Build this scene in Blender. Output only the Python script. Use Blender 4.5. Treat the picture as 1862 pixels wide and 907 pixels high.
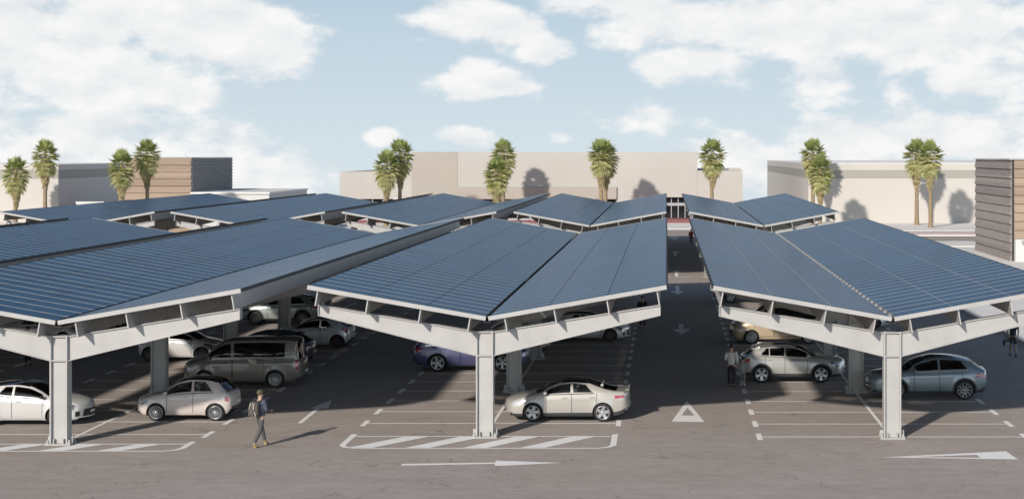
import bpy, math, random
import numpy as np
from mathutils import Vector, Matrix, Euler

random.seed(7)
R = math.radians
for o in list(bpy.data.objects):
    bpy.data.objects.remove(o, do_unlink=True)
SC = bpy.context.scene
COL = SC.collection

# ------------------------------------------------------------------ camera
F, VX, HY, CH = 2900.0, 1212.0, 279.0, 9.4      # focal length in photo pixels, vanishing point, camera height
cam_d = bpy.data.cameras.new('camera')
cam = bpy.data.objects.new('camera', cam_d); COL.objects.link(cam)
cam.location = (0, 0, CH); cam.rotation_euler = (R(90), 0, 0)
cam_d.sensor_width = 36.0; cam_d.lens = 36.0*F/1862
cam_d.shift_x = -(VX-931)/1862; cam_d.shift_y = -(453.5-HY)/1862
cam_d.clip_start = 0.5; cam_d.clip_end = 6000
SC.camera = cam

# ------------------------------------------------------------------ sun, sky, exposure
SUN_EL = R(24.8); SUN_AZ = R(205.5)              # azimuth from +Y, clockwise
sd = Vector((math.sin(SUN_AZ)*math.cos(SUN_EL), math.cos(SUN_AZ)*math.cos(SUN_EL), math.sin(SUN_EL)))
sun_d = bpy.data.lights.new('sun', 'SUN'); sun_d.energy = 4.7; sun_d.angle = R(2.0); sun_d.color = (1.0, 0.93, 0.85)
sun = bpy.data.objects.new('sun', sun_d); COL.objects.link(sun)
sun.rotation_euler = (-sd).to_track_quat('-Z', 'Y').to_euler(); sun.location = (-40, -60, 60)
SC.view_settings.view_transform = 'Standard'; SC.view_settings.look = 'None'
SC.view_settings.exposure = 0.0; SC.view_settings.gamma = 1.0; SC.view_settings.use_curve_mapping = False

world = bpy.data.worlds.new('World'); SC.world = world; world.use_nodes = True

def make_world():
    nt = world.node_tree; nt.nodes.clear(); N = nt.nodes.new; L = nt.links.new
    def val(x): return x
    def math_(op, a, b=None, c=None, clamp=False):
        n = N('ShaderNodeMath'); n.operation = op; n.use_clamp = clamp
        for i, q in enumerate((a, b, c)):
            if q is None: continue
            if isinstance(q, (int, float)): n.inputs[i].default_value = q
            else: L(q, n.inputs[i])
        return n.outputs[0]
    out = N('ShaderNodeOutputWorld'); bg = N('ShaderNodeBackground')
    tc = N('ShaderNodeTexCoord'); sep = N('ShaderNodeSeparateXYZ'); L(tc.outputs['Generated'], sep.inputs[0])
    x, y, z = sep.outputs
    sky = N('ShaderNodeTexSky'); sky.sky_type = 'NISHITA'; sky.sun_disc = False
    sky.sun_elevation = SUN_EL; sky.sun_rotation = SUN_AZ; sky.altitude = 100; sky.air_density = 1.0; sky.dust_density = 0.6; sky.ozone_density = 1.5
    zz = math_('MAXIMUM', z, 0.0)
    zl = math_('ADD', math_('MULTIPLY', zz, 0.9), 0.10)
    cmb = N('ShaderNodeCombineXYZ'); L(x, cmb.inputs[0]); L(y, cmb.inputs[1]); L(zl, cmb.inputs[2])
    nrm = N('ShaderNodeVectorMath'); nrm.operation = 'NORMALIZE'; L(cmb.outputs[0], nrm.inputs[0])
    L(nrm.outputs[0], sky.inputs['Vector'])
    sk = N('ShaderNodeMix'); sk.data_type = 'RGBA'; sk.blend_type = 'MULTIPLY'; sk.inputs[0].default_value = 1.0
    L(sky.outputs[0], sk.inputs[6]); sk.inputs[7].default_value = (SKY_S, SKY_S, SKY_S, 1)
    # pale haze near the horizon
    hz = N('ShaderNodeMapRange'); L(z, hz.inputs[0]); hz.inputs[1].default_value = 0.0; hz.inputs[2].default_value = 0.34
    hz.inputs[3].default_value = 0.95; hz.inputs[4].default_value = 0.0; hz.interpolation_type = 'SMOOTHSTEP'
    hg = N('ShaderNodeMapRange'); L(z, hg.inputs[0]); hg.inputs[1].default_value = -0.01; hg.inputs[2].default_value = 0.095
    hcol = N('ShaderNodeMix'); hcol.data_type = 'RGBA'; L(hg.outputs[0], hcol.inputs[0])
    hcol.inputs[6].default_value = (0.68, 0.77, 0.82, 1); hcol.inputs[7].default_value = (0.555, 0.685, 0.785, 1)
    hm = N('ShaderNodeMix'); hm.data_type = 'RGBA'; L(hz.outputs[0], hm.inputs[0]); L(sk.outputs[2], hm.inputs[6]); L(hcol.outputs[2], hm.inputs[7])
    # clouds laid out by compass direction and elevation
    u = math_('ARCTAN2', x, y)
    hyp = math_('SQRT', math_('ADD', math_('MULTIPLY', x, x), math_('MULTIPLY', y, y)))
    v = math_('DIVIDE', z, math_('MAXIMUM', hyp, 0.001))
    uv = N('ShaderNodeCombineXYZ'); L(u, uv.inputs[0]); L(v, uv.inputs[1])
    nz = N('ShaderNodeTexNoise'); nz.noise_dimensions = '2D'; L(uv.outputs[0], nz.inputs['Vector'])
    nz.inputs['Scale'].default_value = 34; nz.inputs['Detail'].default_value = 9; nz.inputs['Roughness'].default_value = 0.57
    mp = N('ShaderNodeVectorMath'); mp.operation = 'MULTIPLY'; L(uv.outputs[0], mp.inputs[0]); mp.inputs[1].default_value = (0.8, 1.5, 1)
    L(mp.outputs[0], nz.inputs['Vector'])
    nz2 = N('ShaderNodeTexNoise'); nz2.noise_dimensions = '2D'; L(mp.outputs[0], nz2.inputs['Vector'])
    nz2.inputs['Scale'].default_value = 11; nz2.inputs['Detail'].default_value = 5
    blobs = [(20,70,110,95,1),(130,120,170,80,1),(170,55,90,60,1),(240,150,110,55,1),(325,170,70,36,1),(70,175,70,26,.6),
             (390,50,190,75,1),(480,95,95,58,1),(250,10,150,40,1),(575,85,28,22,.5),
             (190,245,170,44,.9),(395,265,90,52,.9),(10,250,60,40,.8),(300,275,140,30,.8),
             (845,35,90,46,1),(920,50,70,40,1),(990,88,55,30,1),(880,155,100,30,1),(858,125,42,28,1),
             (690,250,30,16,.8),(850,252,52,20,.8),(1010,250,28,12,.5),
             (1130,10,150,36,.9),(1250,40,190,55,1),(1450,45,260,70,1),(1700,50,220,90,1),(1265,115,110,44,.95),(1490,145,66,44,.9),(1800,130,120,60,.9),
             (1190,215,92,26,.65),(1640,160,26,24,.4),
             (1550,255,120,44,1),(1720,250,180,48,.95),(1330,285,90,42,1),(1460,290,110,36,.9),(1850,250,100,60,.9),
             (460,325,150,50,.9),(1340,340,120,60,.9),(100,290,160,30,.7)]
    cur = None
    for (px, py, rx, ry, w) in blobs:
        az = math.atan((px-VX)/F); el = (HY-py)/F*math.cos(az)
        s = N('ShaderNodeVectorMath'); s.operation = 'SUBTRACT'; L(uv.outputs[0], s.inputs[0]); s.inputs[1].default_value = (az, el, 0)
        m = N('ShaderNodeVectorMath'); m.operation = 'MULTIPLY'; L(s.outputs[0], m.inputs[0]); m.inputs[1].default_value = (F/rx, F/ry, 0)
        l = N('ShaderNodeVectorMath'); l.operation = 'LENGTH'; L(m.outputs[0], l.inputs[0])
        d = math_('MULTIPLY', math_('SUBTRACT', 1.15, l.outputs['Value']), w)
        if w < 0.95: d = math_('MINIMUM', d, w*0.55)
        cur = d if cur is None else math_('MAXIMUM', cur, d)
    # scattered clouds for the rest of the compass
    side = N('ShaderNodeMapRange'); L(math_('ABSOLUTE', math_('ADD', u, 0.09)), side.inputs[0]); side.inputs[1].default_value = 0.33; side.inputs[2].default_value = 0.45
    gen = math_('MULTIPLY', math_('SUBTRACT', nz2.outputs['Fac'], 0.52), 3.0)
    low = N('ShaderNodeMapRange'); L(z, low.inputs[0]); low.inputs[1].default_value = 0.16; low.inputs[2].default_value = 0.30; low.inputs[3].default_value = 1; low.inputs[4].default_value = 0
    gen = math_('SUBTRACT', math_('MULTIPLY', gen, side.outputs[0]), math_('SUBTRACT', 1.0, side.outputs[0]))
    cur = math_('MAXIMUM', cur, gen)
    dn = math_('ADD', cur, math_('MULTIPLY', math_('SUBTRACT', nz.outputs['Fac'], 0.50), 1.7))
    cm = N('ShaderNodeMapRange'); cm.interpolation_type = 'SMOOTHSTEP'; L(dn, cm.inputs[0]); cm.inputs[1].default_value = -0.05; cm.inputs[2].default_value = 0.52
    cfac = math_('MULTIPLY', math_('MULTIPLY', cm.outputs[0], low.outputs[0]), 0.97)
    # cloud body: brighter where thick, greyer at the flat bases
    off = N('ShaderNodeVectorMath'); off.operation = 'ADD'; L(mp.outputs[0], off.inputs[0]); off.inputs[1].default_value = (-0.006, 0.014, 0)
    nz3 = N('ShaderNodeTexNoise'); nz3.noise_dimensions = '2D'; L(off.outputs[0], nz3.inputs['Vector'])
    nz3.inputs['Scale'].default_value = 34; nz3.inputs['Detail'].default_value = 6; nz3.inputs['Roughness'].default_value = 0.5
    rel = math_('ADD', math_('MULTIPLY', math_('SUBTRACT', nz.outputs['Fac'], nz3.outputs['Fac']), 2.2), 0.55, clamp=True)
    cc = N('ShaderNodeMix'); cc.data_type = 'RGBA'; L(rel, cc.inputs[0])
    cc.inputs[6].default_value = (0.81, 0.83, 0.85, 1); cc.inputs[7].default_value = (0.95, 0.95, 0.94, 1)
    fin = N('ShaderNodeMix'); fin.data_type = 'RGBA'; L(cfac, fin.inputs[0]); L(hm.outputs[2], fin.inputs[6]); L(cc.outputs[2], fin.inputs[7])
    bk = N('ShaderNodeMapRange'); bk.interpolation_type = 'SMOOTHSTEP'; L(u, bk.inputs[0]); bk.inputs[1].default_value = 0.42; bk.inputs[2].default_value = 0.9
    bl = N('ShaderNodeMapRange'); bl.interpolation_type = 'SMOOTHSTEP'; L(u, bl.inputs[0]); bl.inputs[1].default_value = -1.0; bl.inputs[2].default_value = -2.0
    lb = N('ShaderNodeMapRange'); lb.interpolation_type = 'SMOOTHSTEP'; L(z, lb.inputs[0]); lb.inputs[1].default_value = 0.14; lb.inputs[2].default_value = 0.5; lb.inputs[3].default_value = 1; lb.inputs[4].default_value = 0
    bri = math_('ADD', math_('MULTIPLY', math_('ADD', math_('MULTIPLY', bk.outputs[0], 1.9), math_('MULTIPLY', bl.outputs[0], 0.6)), lb.outputs[0]), 1.0)  # unseen sky to the right and behind, brightened to fill shaded faces
    sc = N('ShaderNodeVectorMath'); sc.operation = 'SCALE'; L(fin.outputs[2], sc.inputs[0]); L(bri, sc.inputs['Scale']); fin = sc
    L(fin.outputs[0], bg.inputs['Color']); bg.inputs['Strength'].default_value = 1.0
    L(bg.outputs[0], out.inputs[0])
SKY_S = 0.085
make_world()

# ------------------------------------------------------------------ materials
MATS = {}
def mat(name, col, rough=0.6, metal=0.0, coat=0.0, var=0.08, scale=3.0, spec=0.5, bump=0.0, bscale=40, stretch=(1,1,1), var2=0.0):
    """principled material whose colour and roughness drift with noise"""
    if name in MATS: return MATS[name]
    m = bpy.data.materials.new(name); m.use_nodes = True; nt = m.node_tree
    b = nt.nodes['Principled BSDF']; N = nt.nodes.new; L = nt.links.new
    b.inputs['Roughness'].default_value = rough; b.inputs['Metallic'].default_value = metal
    b.inputs['Specular IOR Level'].default_value = spec; b.inputs['Coat Weight'].default_value = coat; b.inputs['Coat Roughness'].default_value = 0.04
    tc = N('ShaderNodeTexCoord'); mp = N('ShaderNodeMapping'); mp.inputs['Scale'].default_value = stretch; L(tc.outputs['Object'], mp.inputs[0])
    n = N('ShaderNodeTexNoise'); n.inputs['Scale'].default_value = scale; n.inputs['Detail'].default_value = 6; L(mp.outputs[0], n.inputs['Vector'])
    mr = N('ShaderNodeMapRange'); L(n.outputs['Fac'], mr.inputs[0]); mr.inputs[1].default_value = 0.3; mr.inputs[2].default_value = 0.7
    mr.inputs[3].default_value = 1-var; mr.inputs[4].default_value = 1+var
    mx = N('ShaderNodeVectorMath'); mx.operation = 'SCALE'; mx.inputs[0].default_value = col[:3]; L(mr.outputs[0], mx.inputs['Scale'])
    L(mx.outputs[0], b.inputs['Base Color'])
    if bump:
        n2 = N('ShaderNodeTexNoise'); n2.inputs['Scale'].default_value = bscale; n2.inputs['Detail'].default_value = 4; L(mp.outputs[0], n2.inputs['Vector'])
        bp = N('ShaderNodeBump'); bp.inputs['Strength'].default_value = bump; bp.inputs['Distance'].default_value = 0.02
        L(n2.outputs['Fac'], bp.inputs['Height']); L(bp.outputs[0], b.inputs['Normal'])
    MATS[name] = m
    return m

def asphalt_mat():
    m = bpy.data.materials.new('asphalt'); m.use_nodes = True; nt = m.node_tree; N = nt.nodes.new; L = nt.links.new
    b = nt.nodes['Principled BSDF']; b.inputs['Roughness'].default_value = 0.9; b.inputs['Specular IOR Level'].default_value = 0.25
    tc = N('ShaderNodeTexCoord')
    def noise(sc, det, rough, stretch=(1,1,1)):
        mp = N('ShaderNodeMapping'); mp.inputs['Scale'].default_value = stretch; L(tc.outputs['Object'], mp.inputs[0])
        n = N('ShaderNodeTexNoise'); n.inputs['Scale'].default_value = sc; n.inputs['Detail'].default_value = det; n.inputs['Roughness'].default_value = rough
        L(mp.outputs[0], n.inputs['Vector']); return n.outputs['Fac']
    def ramp(f, lo, hi, a, c):
        r = N('ShaderNodeMapRange'); L(f, r.inputs[0]); r.inputs[1].default_value = lo; r.inputs[2].default_value = hi; r.inputs[3].default_value = a; r.inputs[4].default_value = c; return r.outputs[0]
    big = noise(0.05, 4, 0.6); tint = N('ShaderNodeMix'); tint.data_type = 'RGBA'; L(ramp(big, 0.38, 0.62, 0, 1), tint.inputs[0])
    tint.inputs[6].default_value = (0.358, 0.314, 0.287, 1); tint.inputs[7].default_value = (0.345, 0.298, 0.258, 1)
    mul = None
    for f in (ramp(noise(0.55, 6, 0.65, (0.35, 1, 1)), 0.3, 0.7, 0.93, 1.07), ramp(noise(2.2, 8, 0.75, (0.6, 1.0, 1)), 0.3, 0.72, 0.87, 1.13),
              ramp(noise(7, 6, 0.7, (.35, .35, 1)), 0.33, 0.41, 0.80, 1.0), ramp(noise(38, 3, 0.8), 0.25, 0.75, 0.72, 1.28)):
        if mul is None: mul = f
        else:
            q = N('ShaderNodeMath'); q.operation = 'MULTIPLY'; L(mul, q.inputs[0]); L(f, q.inputs[1]); mul = q.outputs[0]
    # hairline cracks
    vo = N('ShaderNodeTexVoronoi'); vo.feature = 'DISTANCE_TO_EDGE'; vo.inputs['Scale'].default_value = 0.17
    wob = N('ShaderNodeTexNoise'); wob.inputs['Scale'].default_value = 0.8; wob.inputs['Detail'].default_value = 6; L(tc.outputs['Object'], wob.inputs['Vector'])
    ad = N('ShaderNodeVectorMath'); ad.operation = 'MULTIPLY_ADD'; L(wob.outputs['Color'], ad.inputs[0]); ad.inputs[1].default_value = (3, 3, 3); L(tc.outputs['Object'], ad.inputs[2])
    L(ad.outputs[0], vo.inputs['Vector'])
    ck = N('ShaderNodeMath'); ck.operation = 'MAXIMUM'; L(ramp(vo.outputs['Distance'], 0.0015, 0.005, 0.62, 1.0), ck.inputs[0])
    L(ramp(noise(0.3, 3, .5), 0.45, 0.55, 0.6, 1.0), ck.inputs[1])
    q = N('ShaderNodeMath'); q.operation = 'MULTIPLY'; L(mul, q.inputs[0]); L(ck.outputs[0], q.inputs[1]); mul = q.outputs[0]
    # dark drip stains
    q = N('ShaderNodeMath'); q.operation = 'MULTIPLY'; L(mul, q.inputs[0]); L(ramp(noise(0.9, 4, .55), 0.27, 0.36, 0.86, 1.0), q.inputs[1]); mul = q.outputs[0]
    sc = N('ShaderNodeVectorMath'); sc.operation = 'SCALE'; L(tint.outputs[2], sc.inputs[0]); L(mul, sc.inputs['Scale'])
    L(sc.outputs[0], b.inputs['Base Color'])
    bp = N('ShaderNodeBump'); bp.inputs['Strength'].default_value = 0.35; bp.inputs['Distance'].default_value = 0.01; L(noise(30, 4, .7), bp.inputs['Height']); L(bp.outputs[0], b.inputs['Normal'])
    return m
def paint_mat(name, col):
    m = bpy.data.materials.new(name); m.use_nodes = True; nt = m.node_tree; N = nt.nodes.new; L = nt.links.new
    b = nt.nodes['Principled BSDF']; b.inputs['Roughness'].default_value = 0.7; b.inputs['Specular IOR Level'].default_value = 0.3
    tc = N('ShaderNodeTexCoord'); n = N('ShaderNodeTexNoise'); n.inputs['Scale'].default_value = 9; n.inputs['Detail'].default_value = 8; n.inputs['Roughness'].default_value = .75; L(tc.outputs['Object'], n.inputs['Vector'])
    r = N('ShaderNodeMapRange'); L(n.outputs['Fac'], r.inputs[0]); r.inputs[1].default_value = .30; r.inputs[2].default_value = .42; r.inputs[3].default_value = .7
    mx = N('ShaderNodeMix'); mx.data_type = 'RGBA'; L(r.outputs[0], mx.inputs[0]); mx.inputs[6].default_value = (.24,.22,.2,1); mx.inputs[7].default_value = (*col, 1)
    L(mx.outputs[2], b.inputs['Base Color']); return m
def glass_mat(name, tint, alpha):
    m = bpy.data.materials.new(name); m.use_nodes = True; nt = m.node_tree; nt.nodes.clear(); N = nt.nodes.new; L = nt.links.new
    out = N('ShaderNodeOutputMaterial'); tr = N('ShaderNodeBsdfTransparent'); tr.inputs[0].default_value = (*tint, 1)
    gl = N('ShaderNodeBsdfGlossy'); gl.inputs['Roughness'].default_value = 0.03
    fr = N('ShaderNodeFresnel'); fr.inputs[0].default_value = 1.5; ad = N('ShaderNodeMath'); ad.operation = 'ADD'; L(fr.outputs[0], ad.inputs[0]); ad.inputs[1].default_value = alpha
    tc = N('ShaderNodeTexCoord'); n = N('ShaderNodeTexNoise'); n.inputs['Scale'].default_value = 2.0; L(tc.outputs['Object'], n.inputs['Vector'])
    r = N('ShaderNodeMapRange'); L(n.outputs['Fac'], r.inputs[0]); r.inputs[3].default_value = .02; r.inputs[4].default_value = .06; L(r.outputs[0], gl.inputs['Roughness'])
    mx = N('ShaderNodeMixShader'); L(ad.outputs[0], mx.inputs[0]); L(tr.outputs[0], mx.inputs[1]); L(gl.outputs[0], mx.inputs[2]); L(mx.outputs[0], out.inputs[0])
    return m
def panel_mat():
    m = bpy.data.materials.new('solar_glass'); m.use_nodes = True; nt = m.node_tree; N = nt.nodes.new; L = nt.links.new
    b = nt.nodes['Principled BSDF']; b.inputs['Roughness'].default_value = 0.3; b.inputs['IOR'].default_value = 1.4; b.inputs['Specular IOR Level'].default_value = 0.05
    b.inputs['Sheen Weight'].default_value = 0.0; b.inputs['Sheen Roughness'].default_value = 0.25; b.inputs['Sheen Tint'].default_value = (1, .86, .74, 1)
    tc = N('ShaderNodeTexCoord'); sp = N('ShaderNodeSeparateXYZ'); L(tc.outputs['Object'], sp.inputs[0])
    n = N('ShaderNodeTexNoise'); n.inputs['Scale'].default_value = 0.35; n.inputs['Detail'].default_value = 5; L(tc.outputs['Object'], n.inputs['Vector'])
    # square cells: fine dark gaps both ways
    def grid(sock, period, w):
        a = N('ShaderNodeMath'); a.operation = 'PINGPONG'; L(sock, a.inputs[0]); a.inputs[1].default_value = period/2
        c = N('ShaderNodeMath'); c.operation = 'LESS_THAN'; L(a.outputs[0], c.inputs[0]); c.inputs[1].default_value = w; return c.outputs[0]
    g = N('ShaderNodeMath'); g.operation = 'MAXIMUM'; L(grid(sp.outputs[0], .163, .007), g.inputs[0]); L(grid(sp.outputs[1], .1645, .010), g.inputs[1])
    wn = N('ShaderNodeTexWhiteNoise'); wn.noise_dimensions = '2D'
    fl = N('ShaderNodeVectorMath'); fl.operation = 'SNAP'; L(tc.outputs['Object'], fl.inputs[0]); fl.inputs[1].default_value = (1.95, 1.152, 50); L(fl.outputs[0], wn.inputs['Vector'])
    r = N('ShaderNodeMapRange'); L(n.outputs['Fac'], r.inputs[0]); r.inputs[1].default_value = .3; r.inputs[2].default_value = .7; r.inputs[3].default_value = .88; r.inputs[4].default_value = 1.12
    r2 = N('ShaderNodeMapRange'); L(wn.outputs['Value'], r2.inputs[0]); r2.inputs[3].default_value = .88; r2.inputs[4].default_value = 1.12
    q = N('ShaderNodeMath'); q.operation = 'MULTIPLY'; L(r.outputs[0], q.inputs[0]); L(r2.outputs[0], q.inputs[1])
    mx = N('ShaderNodeMix'); mx.data_type = 'RGBA'; L(g.outputs[0], mx.inputs[0]); mx.inputs[6].default_value = (.009, .060, .132, 1); mx.inputs[7].default_value = (.02, .076, .15, 1)
    sc = N('ShaderNodeVectorMath'); sc.operation = 'SCALE'; L(mx.outputs[2], sc.inputs[0]); L(q.outputs[0], sc.inputs['Scale']); L(sc.outputs[0], b.inputs['Base Color'])
    return m
def siding_mat(name, c1, c2, board):
    m = bpy.data.materials.new(name); m.use_nodes = True; nt = m.node_tree; N = nt.nodes.new; L = nt.links.new
    b = nt.nodes['Principled BSDF']; b.inputs['Roughness'].default_value = 0.75; b.inputs['Specular IOR Level'].default_value = .25
    tc = N('ShaderNodeTexCoord'); mp = N('ShaderNodeMapping'); mp.inputs['Scale'].default_value = (.35, .35, 9); L(tc.outputs['Object'], mp.inputs[0])
    n = N('ShaderNodeTexNoise'); n.inputs['Scale'].default_value = 1.6; n.inputs['Detail'].default_value = 8; n.inputs['Roughness'].default_value = .65; n.inputs['Distortion'].default_value = .4; L(mp.outputs[0], n.inputs['Vector'])
    sp = N('ShaderNodeSeparateXYZ'); L(tc.outputs['Object'], sp.inputs[0])
    fl = N('ShaderNodeMath'); fl.operation = 'SNAP'; L(sp.outputs[2], fl.inputs[0]); fl.inputs[1].default_value = board
    wn = N('ShaderNodeTexWhiteNoise'); wn.noise_dimensions = '1D'; L(fl.outputs[0], wn.inputs['W'])
    a = N('ShaderNodeMath'); a.operation = 'MULTIPLY_ADD'; L(wn.outputs['Value'], a.inputs[0]); a.inputs[1].default_value = .35; L(n.outputs['Fac'], a.inputs[2])
    r = N('ShaderNodeMapRange'); L(a.outputs[0], r.inputs[0]); r.inputs[1].default_value = .4; r.inputs[2].default_value = .95
    mx = N('ShaderNodeMix'); mx.data_type = 'RGBA'; L(r.outputs[0], mx.inputs[0]); mx.inputs[6].default_value = (*c1, 1); mx.inputs[7].default_value = (*c2, 1); L(mx.outputs[2], b.inputs['Base Color'])
    return m

ASPHALT = asphalt_mat(); PAINT = paint_mat('road_paint', (.80,.78,.75)); GREYPAINT = paint_mat('faded_road_paint', (.62,.62,.62))
PANEL = panel_mat()
STEEL = mat('white_painted_steel', (.375,.367,.352), .5, var=.07, scale=1.4, bump=.05, bscale=8)
ALU = mat('panel_frame_aluminium', (.40,.39,.365), .5, metal=.0, var=.05)
BACKSHEET = mat('panel_backsheet', (.10,.098,.095), .7)
SEAL_GAPSHADE = mat('dark_seal_and_gap_shade', (.02,.022,.025), .7)  # seals and gutters, also the painted shade of the panel gaps
GALV = mat('galvanised_bolts', (.5,.5,.5), .4, metal=.6)
PAVE = mat('pale_concrete_paving', (.70,.675,.64), .85, var=.07, scale=.6, bump=.1)
KERB = mat('kerb_concrete', (.52,.51,.49), .85, var=.1, scale=2)
REDPAVE = mat('red_paving', (.42,.13,.14), .85, var=.1, scale=1)
RENDER_ = mat('cream_wall_render', (.425,.405,.37), .9, var=.025, scale=.25, bump=.06, bscale=6)
RENDER2 = mat('tan_wall_render', (.36,.328,.285), .9, var=.03, scale=.3, bump=.06, bscale=6)
BAND = mat('grey_beige_band', (.315,.30,.268), .9, var=.03, scale=.3)
WHITEW = mat('white_wall_render', (.55,.54,.52), .85, var=.03, scale=.4)
DARKGLASS = mat('dark_shop_glass', (.010,.011,.014), .08, var=.2, scale=.5)
DARKFRAME = mat('dark_shop_frame', (.03,.03,.032), .5)
MULLION = mat('grey_mullion', (.34,.34,.35), .45, metal=.3)
BRONZE = mat('brown_red_plinth', (.10,.035,.03), .6)
WOODTAN = siding_mat('tan_wood_siding', (.235,.175,.125), (.355,.275,.205), .62)
WOODGREY = siding_mat('grey_wood_siding', (.20,.175,.16), (.34,.30,.275), .62)
TRUNK = mat('palm_trunk_bark', (.25,.185,.115), .9, var=.25, scale=6, bump=.5, bscale=14, stretch=(1,1,3))
def leafy(m, k=.42):
    nt = m.node_tree; out = [n for n in nt.nodes if n.type == 'OUTPUT_MATERIAL'][0]; b = nt.nodes['Principled BSDF']
    t = nt.nodes.new('ShaderNodeBsdfTranslucent'); src = b.inputs['Base Color'].links[0].from_socket; nt.links.new(src, t.inputs[0])
    mx = nt.nodes.new('ShaderNodeMixShader'); mx.inputs[0].default_value = k; nt.links.new(b.outputs[0], mx.inputs[1]); nt.links.new(t.outputs[0], mx.inputs[2]); nt.links.new(mx.outputs[0], out.inputs[0]); return m
FROND = mat('green_frond', (.33,.375,.13), .5, var=.3, scale=1.5)
FRONDPALE = mat('yellow_green_frond', (.56,.54,.28), .6, var=.25, scale=1.5)
FRONDDRY = mat('dry_brown_frond', (.52,.43,.25), .75, var=.3, scale=2.5)

for m_ in (FROND, FRONDPALE, FRONDDRY): leafy(m_)
# ------------------------------------------------------------------ mesh helpers
class MB:
    def __init__(s): s.v = []; s.f = []; s.m = []; s.sm = []
    def add(s, pts, faces, mi=0, smooth=False):
        b = len(s.v); s.v += [tuple(p) for p in pts]
        for f in faces: s.f.append(tuple(b+i for i in f)); s.m.append(mi); s.sm.append(smooth)
    def quad(s, a, b, c, d, mi=0): s.add((a,b,c,d), ((0,1,2,3),), mi)
    def poly(s, pts, mi=0): s.add(pts, (tuple(range(len(pts))),), mi)
    def hexa(s, p, mi=0):       # p: 4 bottom (ccw from above) then 4 top
        s.add(p, ((3,2,1,0),(4,5,6,7),(0,1,5,4),(1,2,6,5),(2,3,7,6),(3,0,4,7)), mi)
    def box(s, x0,x1,y0,y1,z0,z1, mi=0):
        s.hexa(((x0,y0,z0),(x1,y0,z0),(x1,y1,z0),(x0,y1,z0),(x0,y0,z1),(x1,y0,z1),(x1,y1,z1),(x0,y1,z1)), mi)
    def bbox(s, x0,x1,y0,y1,z0,z1, b, mi=0):     # box with chamfered edges
        pts = []; fs = []
        xs, ys, zs = (x0,x1), (y0,y1), (z0,z1)
        idx = {}
        for i in (0,1):
            for j in (0,1):
                for k in (0,1):
                    for ax in (0,1,2):
                        p = [xs[i], ys[j], zs[k]]
                        for a, (q, lo) in enumerate(((i,x0),(j,y0),(k,z0))):
                            if a != ax: p[a] += b if q == 0 else -b
                        idx[(i,j,k,ax)] = len(pts); pts.append(p)
        I = idx
        for ax in (0,1,2):
            for sgn in (0,1):
                o1, o2 = [a for a in (0,1,2) if a != ax]
                loop = []
                for (p, q) in ((0,0),(1,0),(1,1),(0,1)):
                    key = [0,0,0]; key[ax] = sgn; key[o1] = p; key[o2] = q
                    loop.append(I[(*key, ax)])
                fs.append(loop)
        for ax in (0,1,2):         # edges parallel to ax
            o1, o2 = [a for a in (0,1,2) if a != ax]
            for p in (0,1):
                for q in (0,1):
                    k0 = [0,0,0]; k0[o1] = p; k0[o2] = q; k1 = list(k0); k1[ax] = 1
                    fs.append([I[(*k0,o1)], I[(*k1,o1)], I[(*k1,o2)], I[(*k0,o2)]])
        for i in (0,1):
            for j in (0,1):
                for k in (0,1): fs.append([I[(i,j,k,0)], I[(i,j,k,1)], I[(i,j,k,2)]])
        c = Vector(((x0+x1)/2,(y0+y1)/2,(z0+z1)/2)); out = []
        for f in fs:
            P = [Vector(pts[i]) for i in f]; n = (P[1]-P[0]).cross(P[2]-P[0])
            if n.dot(sum(P, Vector())/len(P)-c) < 0: f = f[::-1]
            out.append(f)
        s.add(pts, out, mi)
    def tube(s, pts, rad, n=8, mi=0, cap=True):
        pts = [Vector(p) for p in pts]; rad = rad if isinstance(rad, (list, tuple)) else [rad]*len(pts)
        rings = []
        for i, p in enumerate(pts):
            d = (pts[min(i+1,len(pts)-1)]-pts[max(i-1,0)]).normalized()
            a = d.orthogonal().normalized() if abs(d.z) < .95 else Vector((1,0,0)); a = (a-d*a.dot(d)).normalized(); bb = d.cross(a)
            rings.append([p+(a*math.cos(t)+bb*math.sin(t))*rad[i] for t in [2*math.pi*k/n for k in range(n)]])
        P = [q for r in rings for q in r]; fs = []
        for i in range(len(pts)-1):
            for k in range(n): fs.append((i*n+k, i*n+(k+1)%n, (i+1)*n+(k+1)%n, (i+1)*n+k))
        s.add(P, fs, mi, True)
        if cap: s.add(rings[0], (tuple(range(n))[::-1],), mi); s.add(rings[-1], (tuple(range(n)),), mi)
    def lathe_y(s, prof, n=32, mi=0, c=(0,0,0)):      # prof: (radius, y) turned round the y axis
        P = []; fs = []
        for (r, y) in prof:
            for k in range(n): t = 2*math.pi*k/n; P.append((c[0]+r*math.cos(t), c[1]+y, c[2]+r*math.sin(t)))
        for i in range(len(prof)-1):
            for k in range(n): fs.append((i*n+k, i*n+(k+1)%n, (i+1)*n+(k+1)%n, (i+1)*n+k))
        s.add(P, fs, mi, True)
    def ellipsoid(s, c, r, nu=16, nv=10, mi=0):
        P = []; fs = []
        for j in range(nv+1):
            ph = math.pi*j/nv-math.pi/2
            for i in range(nu): th = 2*math.pi*i/nu; P.append((c[0]+r[0]*math.cos(ph)*math.cos(th), c[1]+r[1]*math.cos(ph)*math.sin(th), c[2]+r[2]*math.sin(ph)))
        for j in range(nv):
            for i in range(nu): fs.append((j*nu+i, j*nu+(i+1)%nu, (j+1)*nu+(i+1)%nu, (j+1)*nu+i))
        s.add(P, fs, mi, True)
    def mesh(s, name, mats):
        me = bpy.data.meshes.new(name); me.from_pydata(s.v, [], s.f)
        for m in (mats if isinstance(mats, (list, tuple)) else [mats]): me.materials.append(m)
        me.polygons.foreach_set('material_index', s.m); me.polygons.foreach_set('use_smooth', s.sm); me.update()
        return me
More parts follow.
